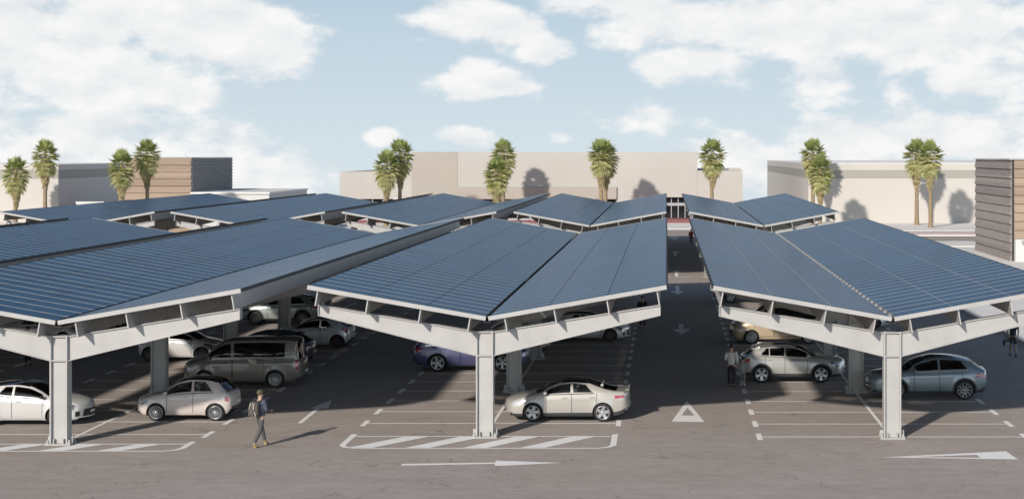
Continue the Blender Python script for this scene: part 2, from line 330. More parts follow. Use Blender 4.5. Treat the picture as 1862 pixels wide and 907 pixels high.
    def build(s, name, mats, parent=None, loc=(0,0,0)): return link(name, s.mesh(name, mats), parent, loc)

def link(name, me, parent=None, loc=(0,0,0)):
    o = bpy.data.objects.new(name, me); COL.objects.link(o); o.location = loc
    if parent is not None: o.parent = parent
    return o
def tag(o, label=None, cat=None, group=None, kind=None):
    if label: o['label'] = label
    if cat: o['category'] = cat
    if group: o['group'] = group
    if kind: o['kind'] = kind
    return o
def thing(name, loc, label, cat, group=None, rz=0.0):
    o = bpy.data.objects.new(name, None); COL.objects.link(o); o.location = loc; o.rotation_euler = (0,0,rz); o.empty_display_size = .3
    return tag(o, label, cat, group)
def copy_tree(o, parent=None):
    c = o.copy(); COL.objects.link(c)
    if parent is not None: c.parent = parent
    for ch in list(o.children): copy_tree(ch, c)
    return c
def GY(py): return F*CH/(py-HY)                      # distance of a ground point from its photo row
def GX(px, Y): return (px-VX)*Y/F
def G(px, py): Y = GY(py); return (GX(px, Y), Y)

# ------------------------------------------------------------------ ground and paving
def sheet(name, x0,x1,y0,y1,z, m, label=None):
    b = MB(); b.quad((x0,y0,z),(x1,y0,z),(x1,y1,z),(x0,y1,z)); o = b.build(name, m); tag(o, label, None, None, 'structure'); return o
g = MB()                                             # one sheet; beyond the shops the land falls away
prof = [(-400,0),(-150,0),(0,0),(150,0),(270,0),(310,-.5),(340,-4),(380,-14),(460,-45),(700,-150),(1500,-420),(3000,-800)]
xs = [-3000,-1200,-500,-200,-60,60,200,500,1200,3000]
P = [(x, y, z) for (y, z) in prof for x in xs]; fs = []
for i in range(len(prof)-1):
    for j in range(len(xs)-1): fs.append((i*10+j, i*10+j+1, (i+1)*10+j+1, (i+1)*10+j))
g.add(P, fs, 0); tag(g.build('ground', ASPHALT), None, None, None, 'structure')

def slab(name, x0,x1,y0,y1,h, m, edge=None):
    b = MB(); b.box(x0,x1,y0,y1,-.3,h, 0); o = b.build(name, [m]); tag(o, None, None, None, 'structure'); return o
slab('shop_pavement', -140,12.5,197,213.0,.12, PAVE)
slab('shop_pavement', 12.52,140,193,213.0,.124, PAVE)
slab('red_pavement', -140,12.5,213.02,221.5,.128, REDPAVE)
slab('store_forecourt', -140,12.5,221.52,270,.118, PAVE)
slab('store_forecourt', 12.52,140,213.02,270,.122, PAVE)
slab('side_pavement', 17.95,60,40,158,.14, PAVE)
slab('kerb', 17.6,17.93,40,158.3,.15, KERB)
slab('median_strip', 15.5,60,160,169,.13, PAVE)
slab('median_strip', 14,60,181.5,188,.13, PAVE)
slab('red_kerb', 13,60,184.0,184.8,.16, REDPAVE)
slab('kerb', -140,12.5,196.6,196.98,.14, KERB)
slab('kerb', 12.52,140,192.6,192.98,.142, KERB)
slab('median_strip', -130,-64,181,189,.13, PAVE)
slab('red_pavement', -88,-54,178.8,180.9,.125, REDPAVE)

# ------------------------------------------------------------------ road markings
def rect(b, x0,x1,y0,y1,z): b.quad((x0,y0,z),(x1,y0,z),(x1,y1,z),(x0,y1,z))
def stalls(cx, half_l, half_r, y0, n, pitch=2.52, lead=2, name='parking_stall_lines', m=None, half=None):
    b = MB()
    for k in range(n):
        y = y0+k*pitch
        rect(b, cx-half_l, cx+half_r, y-.06, y+.06, .004)
        rect(b, cx-half_l-.09, cx-half_l+.09, y-.6, y+.6, .008)
        rect(b, cx+half_r-.09, cx+half_r+.09, y-.6, y+.6, .008)
    rect(b, cx-.06, cx+.06, y0-lead, y0+(n-1)*pitch, .006)
    tag(b.build(name, PAINT), None, None, None, 'structure')
stalls(-19.62, 4.28, 4.28, 53.4, 22)
stalls(-6.05, 4.45, 4.38, 55.6, 21)
stalls(7.45, 4.37, 4.45, 52.95, 22, lead=0)
stalls(-33.1, 4.3, 4.3, 53.4, 22); stalls(-46.5, 4.3, 4.3, 53.4, 22)
for cx in (-43.6, -31.0, -18.3, -5.8, 7.3): stalls(cx, 4.3, 4.3, 121.5, 21)

def hatch(xa, xb, ya, yb, name='striped_island_marking'):   # ya near, yb far
    b = MB(); w = .12; c = .55
    rect(b, xa+c, xb-c, ya, ya+w, .004); rect(b, xa, xb, yb-w, yb, .004)
    # chamfered ends
    for sx, x in ((1, xa), (-1, xb)):
        pts = [(x, yb+.35, .006), (x, ya+c, .006), (x+sx*.16, ya+.2, .006), (x+sx*c, ya, .006), (x+sx*c, ya+w, .006), (x+sx*.3, ya+.3, .006), (x+sx*.2, ya+c, .006), (x+sx*.2, yb+.35, .006)]
        if sx < 0: pts = pts[::-1]
        b.poly(pts[::-1] if sx > 0 else pts[::-1])
    x = xa+.35; sh = 1.5*(yb-ya)/2.25
    while x < xb-2.0:
        e = min(1.0, (xb-.25-x-sh)/.8)
        b.quad((x, ya+w, .008), (x+.8, ya+w, .008), (x+sh+.8*max(.2,e), yb-w, .008), (x+sh, yb-w, .008)); x += 1.84
    o = b.build(name, PAINT); tag(o, None, None, None, 'structure')
hatch(-10.55, -1.62, 50.85, 53.1)
hatch(-23.9, -15.35, 50.35, 51.7)
def flat(name, pts, z=.006, m=None):
    b = MB(); P = [Vector((*p, z)) for p in pts]
    a = sum(P[i].x*P[(i+1)%len(P)].y-P[(i+1)%len(P)].x*P[i].y for i in range(len(P)))
    b.poly(P if a > 0 else P[::-1]); tag(b.build(name, m or PAINT), None, None, None, 'structure')
def pxpoly(name, pp, z=.006, m=None): flat(name, [G(*p) for p in pp], z, m)
def arrow(name, x, y, d, w=.16, L=4.0, hw=.5, hl=1.6, m=None):
    s = 1 if d == 'up' else -1
    flat(name, [(x-w, y-s*L/2), (x+w, y-s*L/2), (x+w, y+s*(L/2-hl)), (x+hw, y+s*(L/2-hl)), (x, y+s*L/2), (x-hw, y+s*(L/2-hl)), (x-w, y+s*(L/2-hl))], .006, m)
pxpoly('lane_arrow', [(541,769),(549,769),(582,742.5),(597,742),(603,727),(564,742),(574,742.5)])
pxpoly('lane_arrow', [(730,846),(900,843),(900,847),(1019,841),(901,837),(901,840.5),(730,843)])
def ring_tri(name, A, B, C, a, b_, c, z=.006):
    b = MB()
    for (p, q, r, s) in ((A,B,b_,a),(B,C,c,b_),(C,A,a,c)): 
        pts = [(*p, z),(*q, z),(*r, z),(*s, z)]
        ar = sum(pts[i][0]*pts[(i+1)%4][1]-pts[(i+1)%4][0]*pts[i][1] for i in range(4))
        b.poly(pts if ar > 0 else pts[::-1])
    tag(b.build(name, PAINT), None, None, None, 'structure')
ring_tri('give_way_triangle', G(1221,766), G(1281,767), G(1249,728), G(1239.5,755), G(1263,755.3), G(1250,741))
ring_tri('give_way_triangle', G(1606,831), G(1851,835), G(1829,820), G(1660,830.5), G(1783,831.8), G(1776,826.5))
ring_tri('give_way_triangle', G(1216.5,431), G(1235,431), G(1225,436.5), G(1220.5,432.2), G(1230,432.2), G(1225,435))
for (px, py, d) in ((1239,598,'down'), (1232,527.5,'down'), (1230,497,'up'), (1228,461,'up')):
    x, y = G(px, py); arrow('lane_arrow', x, y, d, L=5.2 if py > 560 else 7.0, hw=.5, w=.13, hl=2.6)
b = MB()
for (yy, x0) in ((121.6,-1.2),(114.2,-1.2)):
    for k in range(5): rect(b, x0+k*1.9, x0+k*1.9+1.6, yy-.13, yy+.13, .006)
tag(b.build('crossing_dashes', PAINT), None, None, None, 'structure')

# ------------------------------------------------------------------ solar carports
VZ, RISE = 4.02, 1.03
def carport(vx, y0, y1, label, halfw=5.87, ncol=6, rails=False, colx=None, col_off=.75, pitch=10.08, hr=None):
    hr = hr or halfw
    t = thing('solar_carport', (vx, y0, 0), label, 'carport', 'solar carports over the parking rows')
    Lg = y1-y0
    cx = (colx if colx is not None else vx-.15)-vx
    CT, AB = 3.53, 2.72                                # column cap height, underside of the arms at the column
    # ---- columns and arms
    for k in range(ncol):
        yc = col_off+k*pitch
        if yc > Lg-.3: break
        m = MB(); w = .285
        for sx in (-1, 1): m.bbox(*sorted((cx+sx*w, cx+sx*(w-.05))), yc-.21, yc+.21, .05, CT, .006)
        m.box(cx-w+.05, cx+w-.05, yc-.105, yc+.105, .05, CT-.02)
        for z in (CT-.035, AB): m.box(cx-w+.05, cx+w-.05, yc-.20, yc+.20, z-.02, z+.02)
        c = m.build('column', STEEL, t)
        p = MB(); p.bbox(cx-.42, cx+.42, yc-.30, yc+.30, .0, .05, .008)
        for sx in (-1, 1):
            p.box(*sorted((cx+sx*.289, cx+sx*.40)), yc-.025, yc+.025, .05, .27)
            for sy in (-1, 1):
                p.box(*sorted((cx+sx*.14, cx+sx*.17)), yc+sy*.16-.06, yc+sy*.16+.06, .05, .2)
                p.tube([(cx+sx*.35, yc+sy*.2, .05), (cx+sx*.35, yc+sy*.2, .17)], .035, 8)
                p.bbox(*sorted((cx+sx*.30, cx+sx*.40)), yc+sy*.2-.05, yc+sy*.2+.05, .05, .10, .01)
        p.build('base_plate', STEEL, c)
        for sx, hw in ((-1, halfw), (1, hr)):
            xe = sx*(hw-.22); z_e = VZ+RISE*(hw-.22)/hw-.62       # arm end: top
            a = MB(); d = .16
            x0 = cx+sx*(w+.002); zt0, zb0 = CT-.02, AB-.02; zt1, zb1 = z_e, z_e-.36
            def seg(za0, za1, zb0_, zb1_, dy):
                q = [(x0, yc-dy, za0),(xe, yc-dy, za1),(xe, yc+dy, za1),(x0, yc+dy, za0),(x0, yc-dy, zb0_),(xe, yc-dy, zb1_),(xe, yc+dy, zb1_),(x0, yc+dy, zb0_)]
                if sx < 0: q = [q[1],q[0],q[3],q[2],q[5],q[4],q[7],q[6]]
                a.hexa(q)
            seg(zb0, zb1, zb0+.03, zb1+.03, d); seg(zt0-.03, zt1-.03, zt0, zt1, d)
            seg(zb0+.03, zb1+.03, zt0-.03, zt1-.03, .09)
            a.box(*sorted((xe, xe+sx*.02)), yc-d, yc+d, zb1, zt1)
            a.build('arm', STEEL, t)
    # ---- purlins, deep thin webs running the length of the roof
    for sx, hw in ((-1, halfw), (1, hr)):
        ax, az = sx*hw/math.hypot(hw, RISE), RISE/math.hypot(hw, RISE)     # slope direction
        nx, nz = -az*sx, abs(ax)                                           # roof normal
        for q in (.095, .37, .665, .945):
            px, pz = sx*hw*q, VZ+RISE*q-.05
            m = MB(); dep = .54; th = .02
            a0, a1 = (px-th, pz), (px+th, pz); b0, b1 = (px-th-nx*dep, pz-nz*dep), (px+th-nx*dep, pz-nz*dep)
            ya, yb = .02, Lg-.02
            m.hexa(((b0[0],ya,b0[1]),(b1[0],ya,b1[1]),(b1[0],yb,b1[1]),(b0[0],yb,b0[1]),(a0[0],ya,a0[1]),(a1[0],ya,a1[1]),(a1[0],yb,a1[1]),(a0[0],yb,a0[1])))
            fo = .03 if sx < 0 else -.03
            for (zz0, zz1) in ((pz-.025, pz-.001),):
                off = 0 if zz1 > pz-.1 else -nx*dep
                xa, xb = sorted((px+off, px+off-fo))
                m.box(xa+(th if fo < 0 else 0), xb-(th if fo > 0 else 0), ya, yb, zz0, zz1)
            m.build('purlin', STEEL, t)
        # ---- three strips of panels
        npan = int(round(Lg/1.152)); pp = Lg/npan; gap0 = .07
        def rp(d, y, h): return (sx*(d*hw/math.hypot(hw,RISE))-nz*0+nx*h, y, VZ+d*RISE/math.hypot(hw,RISE)+nz*h)
        SL = math.hypot(hw, RISE); sw = (SL-gap0)/3
        for si in range(3):
            m = MB(); d0 = gap0+si*sw+.008; d1 = gap0+(si+1)*sw-.008
            for k in range(npan):
                ya, yb = k*pp+.014, (k+1)*pp-.014
                P = [rp(d0,ya,.0), rp(d1,ya,.0), rp(d1,yb,.0), rp(d0,yb,.0), rp(d0,ya,.04), rp(d1,ya,.04), rp(d1,yb,.04), rp(d0,yb,.04)]
                bx, by = .005, .036
                I = [rp(d0+bx,ya+by,.04), rp(d1-bx,ya+by,.04), rp(d1-bx,yb-by,.04), rp(d0+bx,yb-by,.04)]
                fs = [((0,1,5,4),1),((1,2,6,5),3),((2,3,7,6),1),((3,0,4,7),3),((3,2,1,0),2),((4,5,9,8),1),((5,6,10,9),3),((6,7,11,10),1),((7,4,8,11),3),((8,9,10,11),0)]
                for f, mi in fs: m.add([(P+I)[i] for i in (f if sx > 0 else f[::-1])], (tuple(range(4)),), mi)
                if k:       # rail under the joint, standing out at the valley
                    e = .05 if (rails and si == 0) else 0
                    Q = [rp(d0-e, k*pp-.05, -.03), rp(d1, k*pp-.05, -.03), rp(d1, k*pp+.05, -.03), rp(d0-e, k*pp+.05, -.03), rp(d0-e, k*pp-.05, -.003), rp(d1, k*pp-.05, -.003), rp(d1, k*pp+.05, -.003), rp(d0-e, k*pp+.05, -.003)]
                    if sx < 0: Q = [Q[1],Q[0],Q[3],Q[2],Q[5],Q[4],Q[7],Q[6]]
                    m.hexa(Q, 1)
            m.build('panel_strip', [PANEL, ALU, BACKSHEET, ALU if rails else SEAL_GAPSHADE], t)  # without rails, long frame edges are painted dark to stand for gap shade
        # ---- white edge trim front and back
        for (ya, yb) in ((-.07, .0), (Lg, Lg+.07)):
            m = MB()
            Q = [rp(.04,ya,-.09), rp(SL,ya,-.09), rp(SL,yb,-.09), rp(.04,yb,-.09), rp(.04,ya,.05), rp(SL,ya,.05), rp(SL,yb,.05), rp(.04,yb,.05)]
            if sx < 0: Q = [Q[1],Q[0],Q[3],Q[2],Q[5],Q[4],Q[7],Q[6]]
            m.hexa(Q); m.build('edge_trim', STEEL, t)
        m = MB()                                             # dark seal along the high edge
        Q = [rp(SL-.01,0,-.07), rp(SL+.035,0,-.07), rp(SL+.035,Lg,-.07), rp(SL-.01,Lg,-.07), rp(SL-.01,0,.045), rp(SL+.035,0,.045), rp(SL+.035,Lg,.045), rp(SL-.01,Lg,.045)]
        if sx < 0: Q = [Q[1],Q[0],Q[3],Q[2],Q[5],Q[4],Q[7],Q[6]]
        m.hexa(Q); m.build('edge_seal', SEAL_GAPSHADE, t)
    m = MB()                                                 # valley gutter under the gap
    m.box(-.1, .1, .02, Lg-.02, VZ-.16, VZ-.13); m.box(-.12, -.1, .02, Lg-.02, VZ-.16, VZ-.05); m.box(.1, .12, .02, Lg-.02, VZ-.16, VZ-.05)
    if rails:
        for k in range(1, int(round(Lg/1.152))): m.box(-.075, .075, k*Lg/round(Lg/1.152)-.26, k*Lg/round(Lg/1.152)+.26, VZ-.02, VZ+.02, 1)
    m.build('valley_gutter', [SEAL_GAPSHADE, ALU], t)
    return t
carport(-5.87, 52.2, 106.7, 'front carport left of the arrowed lane, with the striped island at its foot')
carport(7.38, 52.0, 106.7, 'front carport right of the arrowed lane, its valley dotted with pale clips', halfw=5.85, rails=True, colx=7.45, hr=5.75)
carport(-19.45, 50.9, 106.7, 'front carport over the beige small hatchback and the brown van', colx=-19.62)
carport(-32.6, 51.0, 106.7, 'front carport at the left picture edge behind the white sporty hatchback')
carport(-45.9, 51.0, 106.7, 'front carport farthest left, only its back corner in the picture')
carport(-5.68, 118.3, 172.5, 'rear carport left of the arrowed lane in front of the store entrance', halfw=5.65)
carport(7.22, 118.3, 172.5, 'rear carport right of the arrowed lane, near the paired palms', halfw=5.55)
carport(-18.35, 118.3, 172.5, 'rear carport in front of the low left wing of the store', halfw=5.72)
carport(-31.05, 118.3, 172.5, 'rear carport second from the left, beside the white flat roof', halfw=5.72)
carport(-43.7, 118.3, 172.5, 'rear carport at the far left in front of the tan wood building', halfw=5.72)

# ------------------------------------------------------------------ buildings
def pbox(name, m, par, x0,x1,y0,y1,z0,z1, bev=None):
    b = MB(); (b.bbox(x0,x1,y0,y1,z0,z1,bev) if bev else b.box(x0,x1,y0,y1,z0,z1)); return b.build(name, m, par)
def shopfront(par, x0, x1, y, z0, z1, n, transom=None, nm='shop_window'):
    f = MB(); f.box(x0, x1, y+.12, y+.2, z0, z1); o = f.build(nm, DARKGLASS, par)
    q = MB()
    for k in range(n+1):
        x = x0+(x1-x0)*k/n; q.box(x-.06, x+.06, y, y+.118, z0, z1)
    q.box(x0, x1, y-.01, y+.1, z0-.002, z0+.25)
    if transom: q.box(x0, x1, y-.02, y+.1, transom, transom+.4)
    q.build('mullion', MULLION, o); return o
store = thing('department_store', (0,222,0), 'long cream flat-roofed store with the dark glass entrance at the end of the lane', 'store')
store.location = (0,0,0)
pbox('main_wall', RENDER_, store, -29.1,4.3,222,262,3.3,9.62)
pbox('main_wall', RENDER_, store, -6.9,-1.3,222.003,224,0,3.297); pbox('main_wall', RENDER_, store, 3.6,4.297,222.003,224,0,3.297)
pbox('back_core', DARKFRAME, store, -45,4.2,226,261,0,3.295)
pbox('tan_wall', RENDER2, store, -35.5,-29.103,221.95,262.2,3.0,9.61)
pbox('tan_band', RENDER2, store, -29.1,-6.9,221.7,221.997,3.0,4.75, .08)
pbox('side_wing', RENDER_, store, -45.5,-35.503,222.1,260,3.05,6.85)
pbox('side_wing', RENDER_, store, 4.303,10.6,222.04,260,0,7.0)
pbox('roof_box', RENDER_, store, 8.9,10.7,228,234,7.003,7.25)
pbox('awning', WHITEW, store, -37.6,-30.0,219.4,221.69,3.05,3.35, .03)
shopfront(store, -45.4,-29.2,222.3,.1,3.04,11); shopfront(store, -29.1,-7.0,222.3,.1,3.0,13)
e = shopfront(store, -1.25,3.55,222.6,.12,3.28,5, transom=2.1, nm='entrance_glass')
pbox('entrance_plinth', BRONZE, store, -1.25,3.55,222.2,222.58,.1,.42)

RENDER3 = mat('pale_cream_render', (.485,.455,.415), .9, var=.025, scale=.25, bump=.06, bscale=6)
WHITEROOF = mat('white_roof_membrane', (.80,.78,.75), .8, var=.03, scale=.3)
rb = thing('cream_building', (0,0,0), 'cream building with a grey band under its parapet behind the two tall palms', 'building', 'banded cream buildings')
pbox('wall', RENDER3, rb, 18.95,120,213.2,300,0,6.05); pbox('parapet', RENDER3, rb, 18.93,120,213.17,300,7.15,8.04); pbox('roof', WHITEROOF, rb, 18.9,120,213.15,300,8.042,8.1)
pbox('band', BAND, rb, 18.97,119.9,213.22,299.9,6.053,7.147)
lb = thing('cream_building', (0,0,0), 'cream building with a grey band and a shaded side wall behind the two left palms', 'building', 'banded cream buildings')
pbox('wall', RENDER3, lb, -190,-81.3,213.2,246,0,6.0); pbox('parapet', RENDER3, lb, -190,-81.28,213.17,246,7.2,7.9); pbox('roof', WHITEROOF, lb, -190,-81.26,213.15,246,7.902,7.95)
pbox('band', BAND, lb, -189.9,-81.32,213.22,245.9,6.003,7.197)
low = thing('low_wall', (0,0,0), 'low white wall top showing between the cream building and wood building', 'wall')
pbox('wall_body', WHITEW, low, -77.0,-73.5,208,208.4,0,3.0); pbox('coping', WHITEW, low, -77.1,-73.4,207.95,208.45,3.002,3.12)

def siding(par, x0,x1,y0,y1,z0,z1,nb, face, m):
    """lapped boards on one wall; each board leans out at its foot"""
    b = MB(); h = (z1-z0)/nb
    for k in range(nb):
        za, zb = z0+k*h, z0+(k+1)*h-.02; o0, o1 = .16, .03
        if face == 'front':
            b.hexa(((x0,y0-o0,za),(x1,y0-o0,za),(x1,y0-.002,za),(x0,y0-.002,za),(x0,y0-o1,zb),(x1,y0-o1,zb),(x1,y0-.002,zb),(x0,y0-.002,zb)))
        elif face == 'left':
            b.hexa(((x0-o0,y0,za),(x0-.002,y0,za),(x0-.002,y1,za),(x0-o0,y1,za),(x0-o1,y0,zb),(x0-.002,y0,zb),(x0-.002,y1,zb),(x0-o1,y1,zb)))
        else:
            b.hexa(((x1+.002,y0,za),(x1+o0,y0,za),(x1+o0,y1,za),(x1+.002,y1,za),(x1+.002,y0,zb),(x1+o1,y0,zb),(x1+o1,y1,zb),(x1+.002,y1,zb)))
    b.build('siding', m, par)
rw = thing('wood_clad_building', (0,0,0), 'tall wood clad corner at the right picture edge, grey boards meeting tan boards', 'building', 'wood clad buildings')
pbox('core_wall', DARKFRAME, rw, 29.7,60,137.2,153,.14,8.8)
siding(rw, 29.7,60,137.2,153,.14,8.85,11,'left', WOODGREY); siding(rw, 29.9,60,137.2,153,2.05,8.85,9,'front', WOODTAN)
pbox('roof_edge', KERB, rw, 29.45,60,136.95,153.2,8.853,8.93)
pbox('ground_floor_wall', WHITEW, rw, 29.9,60,136.6,137.18,.142,2.03); pbox('awning', WHITEW, rw, 30.4,60,133.5,136.58,1.75,1.95)
lw = thing('wood_clad_building', (0,0,0), 'wood clad block behind the left palms, tan front and dark grey side', 'building', 'wood clad buildings')
pbox('core_wall', DARKFRAME, lw, -61.8,-54.26,182,199,0,8.83)
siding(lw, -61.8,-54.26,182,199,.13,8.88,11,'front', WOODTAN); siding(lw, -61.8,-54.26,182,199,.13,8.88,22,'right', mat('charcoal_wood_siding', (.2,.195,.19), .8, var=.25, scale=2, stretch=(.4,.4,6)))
pbox('roof_edge', KERB, lw, -61.9,-54.1,181.8,199.1,8.883,8.94)
fr = thing('low_flat_building', (0,0,0), 'low white flat-roofed building beside the dark grey wood side', 'building')
pbox('wall', WHITEW, fr, -53.9,-45.1,181,200,0,4.8); pbox('roof', PAVE, fr, -54,-45,180.8,200.2,4.803,5.0)

# ------------------------------------------------------------------ palms
def palm(px, top_py, Y, label, rng, small=False, lean=0.0, group='fan palms in front of the shops'):
    Z = CH-(top_py-HY)*Y/F
    x = GX(px, Y); t = thing('fan_palm', (x, Y, .12), label, 'palm tree', group, rng.uniform(0, 6.28))
    ks = Y/206; t.scale = (ks, ks, ks)
    H = (Z-.12)/ks-1.05                                  # where the spear leaves start
    tr = MB(); n = 14
    lx = lambda q: lean*q*q
    pts = [(lx(i/n), 0, H*i/n) for i in range(n+1)]
    rad = [.30-.10*min(1, (i/n)*1.3)+(.06 if i == 0 else 0)+rng.uniform(-.012,.012) for i in range(n+1)]
    tr.tube(pts, rad, 10); tr.build('trunk', TRUNK, t)
    def fan(mb, base, az, el, pet, blade, nb, mi, droop, wid=1.0):
        d = Vector((math.cos(az)*math.cos(el), math.sin(az)*math.cos(el), math.sin(el)))
        side = Vector((-math.sin(az), math.cos(az), 0)); up = d.cross(side)*-1
        tip = base+d*pet-Vector((0,0,pet*.10))
        w = .012; mb.add([base-side*w, base+side*w, tip+side*w, tip-side*w], ((0,1,2,3),), mi)
        spread = R(105)*wid
        for k in range(nb):
            a = -spread+2*spread*k/(nb-1); l = blade*(1-.28*abs(a)/spread)*rng.uniform(.88,1.08)
            v = (d*math.cos(a)+side*math.sin(a)).normalized()
            bw = blade*.064
            s2 = v.cross(up).normalized()*bw
            mid = tip+v*l*.55+up*.02*abs(a)-Vector((0,0,droop*.18*l)); end = tip+v*l-Vector((0,0,droop*.62*l))
            mb.add([tip, mid-s2, end, mid+s2], ((0,1,2),(0,2,3)), mi)
    top = Vector((lx(1), 0, H))
    cr = MB()                                       # living crown: green above, paler below
    for k in range(30):                             # green fans, upright to level
        f = (k+.5)/30; el = R(86-92*f**.8+rng.uniform(-6,6)); az = k*2.39996+rng.uniform(-.25,.25)
        base = top+Vector((0,0,.10-.55*f))
        fan(cr, base, az, el, rng.uniform(.8,1.1), rng.uniform(.95,1.25), 17, 0 if rng.random() > .3*f else 1, .10+.35*f)
    for k in range(70):                             # pale fans, level to hanging
        f = (k+.5)/70; el = R(18-70*f+rng.uniform(-8,8)); az = k*2.39996+1+rng.uniform(-.2,.2)
        base = top+Vector((0,0,-.30-1.5*f))
        fan(cr, base, az, el, rng.uniform(.85,1.15)*(1-.2*f), rng.uniform(.85,1.05)*(1-.15*f), 16, 1 if rng.random() > .25*(1-f) else 0, .7+.3*f, .9)
    cr.build('crown', [FROND, FRONDPALE], t)
    sk = MB()                                       # skirt of dead leaves hanging on the trunk
    for k in range(110):
        f = (k+.5)/110; el = R(-58-18*f+rng.uniform(-9,9)); az = k*2.39996+rng.uniform(-.3,.3)
        base = top+Vector((0,0,-1.5-2.6*f))
        fan(sk, base, az, el, rng.uniform(.6,.85)*(1.05-.68*f), rng.uniform(.6,.85)*(1-.3*f), 11, (0 if rng.random() < .35*(1-f) else 1), .8, .55)
    sk.build('leaf_skirt', [FRONDPALE, FRONDDRY], t)
    return t
PALMS = [(28,293,206,'short stocky palm at the left picture edge before the cream wall'),
         (82,262,206,'tall palm left of the cream corner, second from the left'),
         (221,281,166,'shorter palm where the shaded wall meets the tan wood wall'),
         (268,260,169,'tall palm directly in front of the tan wood wall'),
         (702,281,203,'shorter front palm of the pair before the low left wing of the store'),
         (727,261,206,'taller palm beside the tan block of the store'),
         (903,294,201,'shorter front palm of the pair before the cream store wall'),
         (915,262,214,'taller rear palm of the pair whose shadow falls on the cream store wall'),
         (1093,260,208,'tall palm of the overlapping middle pair left of the store entrance'),
         (1101,264,211,'palm hidden half behind its twin in the overlapping middle pair'),
         (1294,261,208,'lone tall palm right of the store entrance'),
         (1478,260,208,'taller rear palm of the pair before the corner of the right cream building'),
         (1491,290,201,'shorter front palm of the pair before the right cream building'),
         (1667,261,207,'left one of the two tall bare-trunked palms on the right pavement'),
         (1692,263,200,'right one of the two tall bare-trunked palms on the right pavement')]
prng = random.Random(3)
for (px, tp, Y, lab) in PALMS: palm(px, tp, Y, lab, prng, lean=prng.uniform(-.15,.15))
# ------------------------------------------------------------------ cars
def pchip(pts):
    xs = [p[0] for p in pts]; ys = [p[1] for p in pts]; n = len(xs)
    h = [xs[i+1]-xs[i] for i in range(n-1)]; d = [(ys[i+1]-ys[i])/h[i] for i in range(n-1)]
    m = [d[0]]+[0 if d[i-1]*d[i] <= 0 else (h[i-1]+h[i])*3/((2*h[i]+h[i-1])/d[i-1]+(h[i]+2*h[i-1])/d[i]) for i in range(1, n-1)]+[d[-1]]
    def f(x):
        if x <= xs[0]: return ys[0]
        if x >= xs[-1]: return ys[-1]
        i = 0
        while x > xs[i+1]: i += 1
        t = (x-xs[i])/h[i]
        return (2*t**3-3*t*t+1)*ys[i]+(t**3-2*t*t+t)*h[i]*m[i]+(-2*t**3+3*t*t)*ys[i+1]+(t**3-t*t)*h[i]*m[i+1]
    return f
GLASS_CLEAR = glass_mat('clear_car_glass', (.86,.89,.87), .02)
GLASS_DARK = glass_mat('tinted_car_glass', (.22,.235,.24), .04)
TYRE = mat('tyre_rubber', (.018,.018,.019), .8, var=.15, scale=8)
ALLOY = mat('silver_alloy', (.52,.52,.53), .3, metal=.85); DARKALLOY = mat('dark_alloy', (.10,.10,.105), .35, metal=.7); BLACK = mat('black_plastic', (.018,.018,.02), .5)
WELL = mat('wheel_arch_black', (.008,.008,.008), .9); GLOSSBLACK = mat('gloss_black', (.010,.010,.012), .12, coat=.6); CHROME = mat('chrome', (.75,.75,.77), .12, metal=1.0)
LAMP = mat('headlamp_lens', (.42,.44,.47), .1, coat=1.0, var=.35, scale=14); TAIL = mat('red_tail_lens', (.30,.012,.018), .15, coat=1.0, var=.3, scale=12)
LAMPDARK = mat('dark_headlamp', (.10,.105,.115), .08, coat=1.0, var=.8, scale=9)
PLATE = mat('number_plate_white', (.62,.62,.60), .5); CLAD = mat('grey_black_cladding', (.045,.046,.048), .6)
SEATM = mat('dark_seat_fabric', (.07,.065,.06), .8); SEATTAN = mat('tan_seat_leather', (.33,.17,.11), .6); SEATGREY = mat('grey_seat_leather', (.5,.49,.46), .6)
CAL = mat('red_brake_caliper', (.45,.02,.02), .4)
def carpaint(name, col, metal=.35, rough=.32): return mat(name, col, rough, metal=metal, coat=1.0, var=.03, scale=.8)

